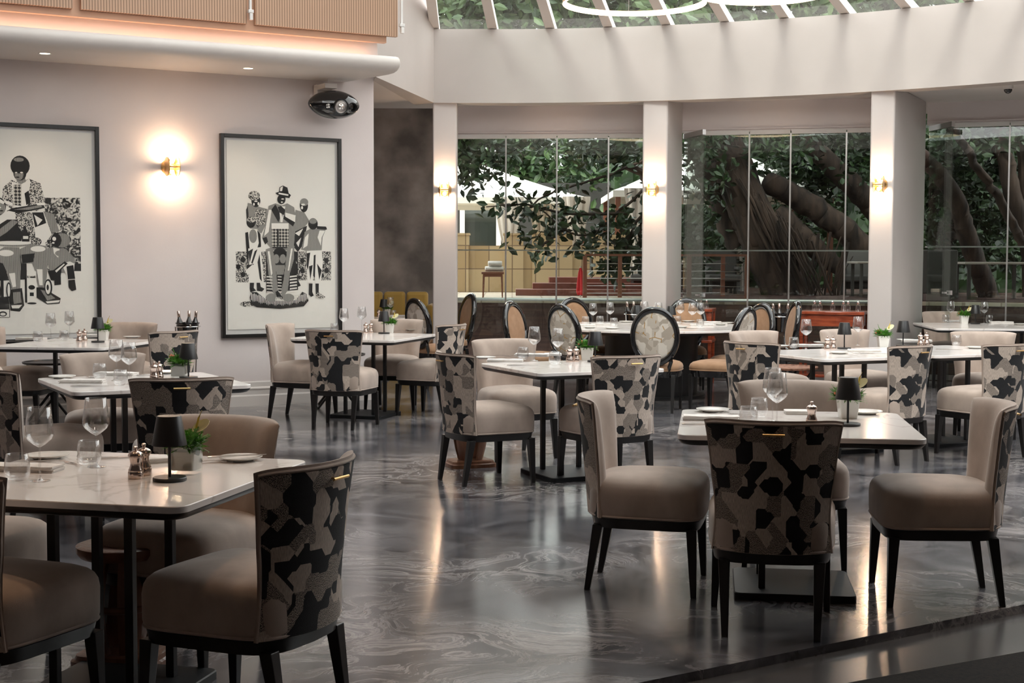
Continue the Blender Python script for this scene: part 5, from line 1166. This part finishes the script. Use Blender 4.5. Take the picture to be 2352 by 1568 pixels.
# ------------------------------------------------------------------ trees
def leafmesh(pts, size, rnd, name, m, parent, droop=.3):
    mb = MB(); V = mb.v; Fc = mb.f; MI = mb.mi
    for (x, y, z) in pts:
        d = Vector((rnd.gauss(0, 1), rnd.gauss(0, 1), rnd.gauss(-droop, .7))).normalized(); s_ = d.cross(Vector((rnd.gauss(0, 1), rnd.gauss(0, 1), rnd.gauss(0, 1)))).normalized()
        l = size*rnd.uniform(.7, 1.3); w = l*.24; n = d.cross(s_)*l*.05; p = Vector((x, y, z)); b = len(V)
        V.extend([tuple(p), tuple(p+d*l*.35+s_*w+n), tuple(p+d*l*.7+s_*w*.75+n), tuple(p+d*l), tuple(p+d*l*.7-s_*w*.75+n), tuple(p+d*l*.35-s_*w+n), tuple(p+d*l*.5)])
        Fc.extend([(b, b+1, b+6), (b+1, b+2, b+6), (b+2, b+3, b+6), (b+3, b+4, b+6), (b+4, b+5, b+6), (b+5, b, b+6)]); MI.extend([0]*6)
    me = bpy.data.meshes.new(name); me.from_pydata(V, [], Fc); me.materials.append(m)
    o = bpy.data.objects.new(name, me); COL.objects.link(o); o.parent = parent
    return o
def clumps(boxes, rnd, tw=.16):
    out = []
    for (x, y, z, sx_, sy_, sz_, n, dens) in boxes:
        for _ in range(n):
            cx, cy, cz = x+rnd.uniform(-sx_, sx_), y+rnd.uniform(-sy_, sy_), z+rnd.uniform(-sz_, sz_)
            for _ in range(dens): out.append((cx+rnd.gauss(0, tw), cy+rnd.gauss(0, tw), cz+rnd.gauss(0, tw*.7)))
    return out
rnd = random.Random(5)
def wob(path, r0, r1, n=14, amp=.05):
    P = catmull([(a[0], a[1], a[2]) for a in path], n) if False else None
    out = []; rr = []
    V = [Vector(p) for p in path]; m = len(V)-1
    for i in range(m*n+1):
        t = i/n; k = min(int(t), m-1); f = t-k
        p0, p1, p2, p3 = V[max(k-1, 0)], V[k], V[k+1], V[min(k+2, m)]
        q = .5*((2*p1)+(-p0+p2)*f+(2*p0-5*p1+4*p2-p3)*f*f+(-p0+3*p1-3*p2+p3)*f**3)
        out.append(tuple(q+Vector((rnd.gauss(0, amp), rnd.gauss(0, amp), 0))*.5)); tt = i/(m*n); rr.append(r0+(r1-r0)*tt+rnd.uniform(-.02, .02)*r0)
    return out, rr
fig = tag(empty('fig_tree', (4.4, 20.6, .95)), 'huge old fig tree with ropy aerial roots filling the second window', 'tree')
def W2L(p): return (p[0]-4.4, p[1]-20.6, p[2]-.95)
mb = MB()
main = [(atY(1830, 735, 20.6)), (atY(1770, 600, 20.6)), (atY(1715, 470, 20.6)), (atY(1660, 330, 20.7)), (atY(1610, 240, 20.8))]
P, rr = wob([W2L((x, 20.6+.03*i, z)) for i, (x, z) in enumerate(main)], .34, .24, 14, .02)
mb.tube(P, rr, 20); 
for k in range(16):      # fluted buttress roots wound on the trunk
    a = rnd.uniform(pi, 2*pi); off = rnd.uniform(-.34, .34); pth = []
    for i, q in enumerate(P[::4]):
        t = i/(len(P[::4])-1); aa = a+off*6*t*.4; R_ = rr[min(i*4, len(rr)-1)]*.96
        pth.append((q[0]+R_*cos(aa), q[1]+R_*sin(aa)*.9, q[2]))
    mb.tube(pth, [.075*(1-.5*i/len(pth))+.012*sin(i*2+k) for i in range(len(pth))], 8)
mb.build('trunk', bark, fig, smooth=True)
def limb(name, pp, Y, r0, r1, parent=fig, fn=W2L, amp=.03):
    mb = MB(); P, rr = wob([fn((atY(px, py, Y+dy)[0], Y+dy, atY(px, py, Y+dy)[1])) for px, py, dy in pp], r0, r1, 10, amp); mb.tube(P, rr, 12); return mb.build(name, bark, parent, smooth=True)
limb('left_limb', [(1700, 560, .3), (1640, 420, .3), (1600, 300, .2), (1585, 200, .2)], 20.6, .22, .16)
limb('long_limb', [(2030, 610, .6), (1930, 520, .4), (1830, 455, .3), (1770, 420, .2)], 20.6, .20, .16)
limb('upper_limb', [(2120, 620, .9), (2010, 480, .6), (1930, 400, .3), (1820, 290, .1), (1740, 210, 0)], 20.9, .20, .12)
limb('low_limb', [(1960, 640, .3), (1860, 560, .1), (1790, 500, 0)], 20.8, .11, .20)
mb = MB()
for k in range(60):      # hanging aerial roots
    px = rnd.uniform(1690, 1760)+rnd.uniform(0, 1)*60*(k % 3); py = 395+(px-1690)*.9+rnd.uniform(0, 30); Y = 20.2+rnd.uniform(-.05, .25); ln = rnd.uniform(80, 260)
    pth = [atY(px+rnd.uniform(-6, 6)+j*ln*.11, py+ln*j/4, Y) for j in range(5)]
    mb.tube([W2L((x, Y, z)) for x, z in pth], rnd.uniform(.006, .02), 5)
for k in range(26):
    px = rnd.uniform(1820, 1960); py = 560+rnd.uniform(-30, 40); Y = 20.4; ln = rnd.uniform(60, 150)
    pth = [atY(px-j*8+rnd.uniform(-6, 6), py+ln*j/3, Y) for j in range(4)]
    mb.tube([W2L((x, Y, z)) for x, z in pth], rnd.uniform(.006, .022), 5)
mb.build('aerial_roots', bark, fig, smooth=True)
def pxbox(px, py, Y, wpx, hpx, dy, n, dens):
    x, z = atY(px, py, Y); k = Y/FPX
    return (x, Y, z, wpx*k, dy, hpx*k, n, dens)
pts = clumps([pxbox(1640, 320, 20.0, 70, 50, .4, 20, 22), pxbox(1790, 320, 20.3, 60, 40, .4, 20, 22), pxbox(1900, 360, 21.6, 130, 60, .6, 70, 26), pxbox(1860, 470, 21.9, 60, 50, .4, 26, 22), pxbox(1600, 480, 20.0, 40, 120, .4, 24, 22), pxbox(1650, 560, 21.6, 40, 60, .3, 14, 20), pxbox(1800, 250, 21.5, 260, 50, 1.0, 90, 26)], rnd, .14)
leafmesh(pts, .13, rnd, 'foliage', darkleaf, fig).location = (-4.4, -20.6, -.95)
# third window tree
t3 = tag(empty('leaning_tree', (6.2, 19.2, .95)), 'dark leaning tree with crossing limbs outside the third window', 'tree')
def W3(p): return (p[0]-6.2, p[1]-19.2, p[2]-.95)
limb('trunk', [(2290, 720, .6), (2240, 600, .4), (2200, 470, .2), (2140, 380, .1), (2080, 330, 0)], 19.0, .15, .09, t3, W3)
limb('crossing_limb', [(2350, 560, 0), (2290, 450, 0), (2225, 350, 0), (2180, 275, 0)], 19.0, .065, .05, t3, W3)
limb('right_limb', [(2400, 700, .5), (2345, 520, .4), (2300, 330, .4), (2290, 230, .4)], 19.4, .13, .11, t3, W3)
limb('left_root', [(2180, 700, .3), (2175, 600, .3), (2200, 480, .3)], 19.6, .10, .08, t3, W3)
pts = clumps([pxbox(2170, 350, 19.6, 60, 50, .3, 26, 24), pxbox(2260, 430, 20.2, 90, 90, .3, 50, 24), pxbox(2300, 290, 19.8, 90, 40, .4, 30, 24), pxbox(2150, 470, 20.4, 60, 90, .3, 24, 24), pxbox(2250, 560, 20.8, 120, 60, .3, 40, 24)], rnd, .13)
leafmesh(pts, .13, rnd, 'foliage', darkleaf, t3).location = (-6.2, -19.2, -.95)
# branch hanging across the first window
br = tag(empty('rubber_fig_branch', (1.6, 19.6, 2.6)), 'leafy fig branch hanging across the first window in front of the canopy', 'tree')
def W4(p): return (p[0]-1.6, p[1]-19.6, p[2]-2.6)
tw = [[(1560, 360, 0), (1440, 470, 0), (1330, 540, -.1), (1180, 430, -.2)], [(1560, 420, 0), (1470, 500, 0), (1430, 580, 0), (1390, 620, 0)], [(1440, 490, 0), (1300, 490, -.1), (1210, 470, -.1), (1120, 475, -.1)], [(1560, 330, 0), (1400, 400, 0), (1250, 450, 0), (1190, 520, -.1)], [(1470, 500, 0), (1470, 560, .1), (1475, 610, 0)], [(1330, 500, 0), (1250, 560, -.1), (1235, 590, -.1)]]
mb = MB(); ends = []
for T_ in tw:
    P, rr = wob([W4((atY(px, py, 19.6+dy)[0], 19.6+dy, atY(px, py, 19.6+dy)[1])) for px, py, dy in T_], .028, .008, 8, .03); mb.tube(P, rr, 6); ends += P[4:]
mb.build('branches', bark, br, smooth=True)
pts = []
for p in ends:
    for _ in range(4): pts.append((p[0]+rnd.gauss(0, .10), p[1]+rnd.gauss(0, .12), p[2]+rnd.gauss(0, .10)))
b4 = clumps([pxbox(1380, 530, 19.6, 70, 50, .3, 15, 11), pxbox(1430, 590, 19.6, 40, 40, .2, 9, 11), pxbox(1250, 520, 19.6, 60, 30, .2, 7, 9)], rnd, .10)
pts += [W4(p) for p in b4]
leafmesh(pts, .15, rnd, 'foliage', darkleaf, br)
# overhanging crowns (upper part of the first window, over the skylight)
def crown(name, c, boxes, lb, m=darkleaf, size=.14, twg=.16, trunk=None):
    o = tag(empty(name, c), lb, 'tree', 'garden trees')
    pts = [(p[0]-c[0], p[1]-c[1], p[2]-c[2]) for p in clumps(boxes, rnd, twg)]
    leafmesh(pts, size, rnd, 'foliage', m, o)
    if trunk:
        mb = MB()
        for T_ in trunk: P, rr = wob([(a[0]-c[0], a[1]-c[1], a[2]-c[2]) for a in T_], T_[0][3] if len(T_[0]) > 3 else .1, .04, 8, .05); mb.tube(P, rr, 8)
        mb.build('trunk', bark, o, smooth=True)
    return o
crown('shade_tree', (-1.0, 20.4, .95), [pxbox(1100, 330, 20.2, 70, 30, .4, 34, 20), pxbox(1080, 390, 20.2, 30, 20, .3, 10, 18), pxbox(1200, 325, 21.0, 50, 16, .3, 10, 16)], 'dark tree crown at the top left of the first window', trunk=[[(-2.2, 20.8, .9), (-2.0, 20.6, 2.0), (-1.2, 20.4, 3.0), (-.3, 20.2, 3.3)]])
crown('shade_tree', (1.4, 21.4, .95), [pxbox(1350, 335, 21.2, 50, 22, .4, 16, 18), pxbox(1440, 340, 21.0, 40, 30, .3, 14, 18)], 'dark tree crown at the top right of the first window', trunk=[[(2.6, 21.8, .9), (2.4, 21.7, 2.2), (1.7, 21.5, 2.9), (.9, 21.4, 3.2)]])
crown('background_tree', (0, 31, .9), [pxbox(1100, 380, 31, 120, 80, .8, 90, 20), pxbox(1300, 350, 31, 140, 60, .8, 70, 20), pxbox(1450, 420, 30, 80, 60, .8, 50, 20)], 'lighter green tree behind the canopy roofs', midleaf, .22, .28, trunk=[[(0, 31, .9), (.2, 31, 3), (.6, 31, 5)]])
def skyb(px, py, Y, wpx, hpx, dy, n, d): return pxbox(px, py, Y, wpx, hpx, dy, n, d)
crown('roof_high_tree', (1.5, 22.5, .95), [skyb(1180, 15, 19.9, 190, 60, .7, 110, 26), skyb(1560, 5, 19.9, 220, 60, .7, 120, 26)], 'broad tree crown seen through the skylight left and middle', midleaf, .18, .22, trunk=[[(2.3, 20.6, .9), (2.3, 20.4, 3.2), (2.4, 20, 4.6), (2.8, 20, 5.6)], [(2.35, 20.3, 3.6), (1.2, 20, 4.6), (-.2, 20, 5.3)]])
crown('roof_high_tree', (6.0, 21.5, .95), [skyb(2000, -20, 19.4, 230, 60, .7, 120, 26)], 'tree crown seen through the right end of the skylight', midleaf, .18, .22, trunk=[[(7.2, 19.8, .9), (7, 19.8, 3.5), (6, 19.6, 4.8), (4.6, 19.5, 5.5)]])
# clipped hedge mass closing the garden
for i, (x0, x1, y, zt, lb) in enumerate(((-12, 1.8, 33.0, 3.5, 'tall dark hedge closing the garden on the left'), (1.8, 8.2, 25.5, 5.6, 'tall dark hedge behind the fig tree'), (6.9, 16, 22.5, 5.6, 'tall dark hedge at the far right of the garden'))):
    o = tag(empty('tall_hedge', ((x0+x1)/2, y, .9)), lb, 'hedge', 'garden hedges')
    mb = MB(); nx, nz = 40, 18; w = x1-x0; g = [[(x0+w*a/nx-(x0+x1)/2, -.25+rnd.uniform(-.12, .12), (zt-.9)*b/nz+rnd.uniform(-.1, .1)*(b == nz)) for a in range(nx+1)] for b in range(nz+1)]
    g2 = [[(p[0], .6, p[2]) for p in r] for r in g]
    mb.rings([r+q[::-1] for r, q in zip(g, g2)]); mb.build('core', darkleaf, o)
    pts = [(rnd.uniform(-w/2, w/2), -.3+rnd.gauss(0, .14), rnd.uniform(0, zt-.9)) for _ in range(int(w*(zt-.9)*110))]
    leafmesh(pts, .16, rnd, 'foliage', darkleaf, o)
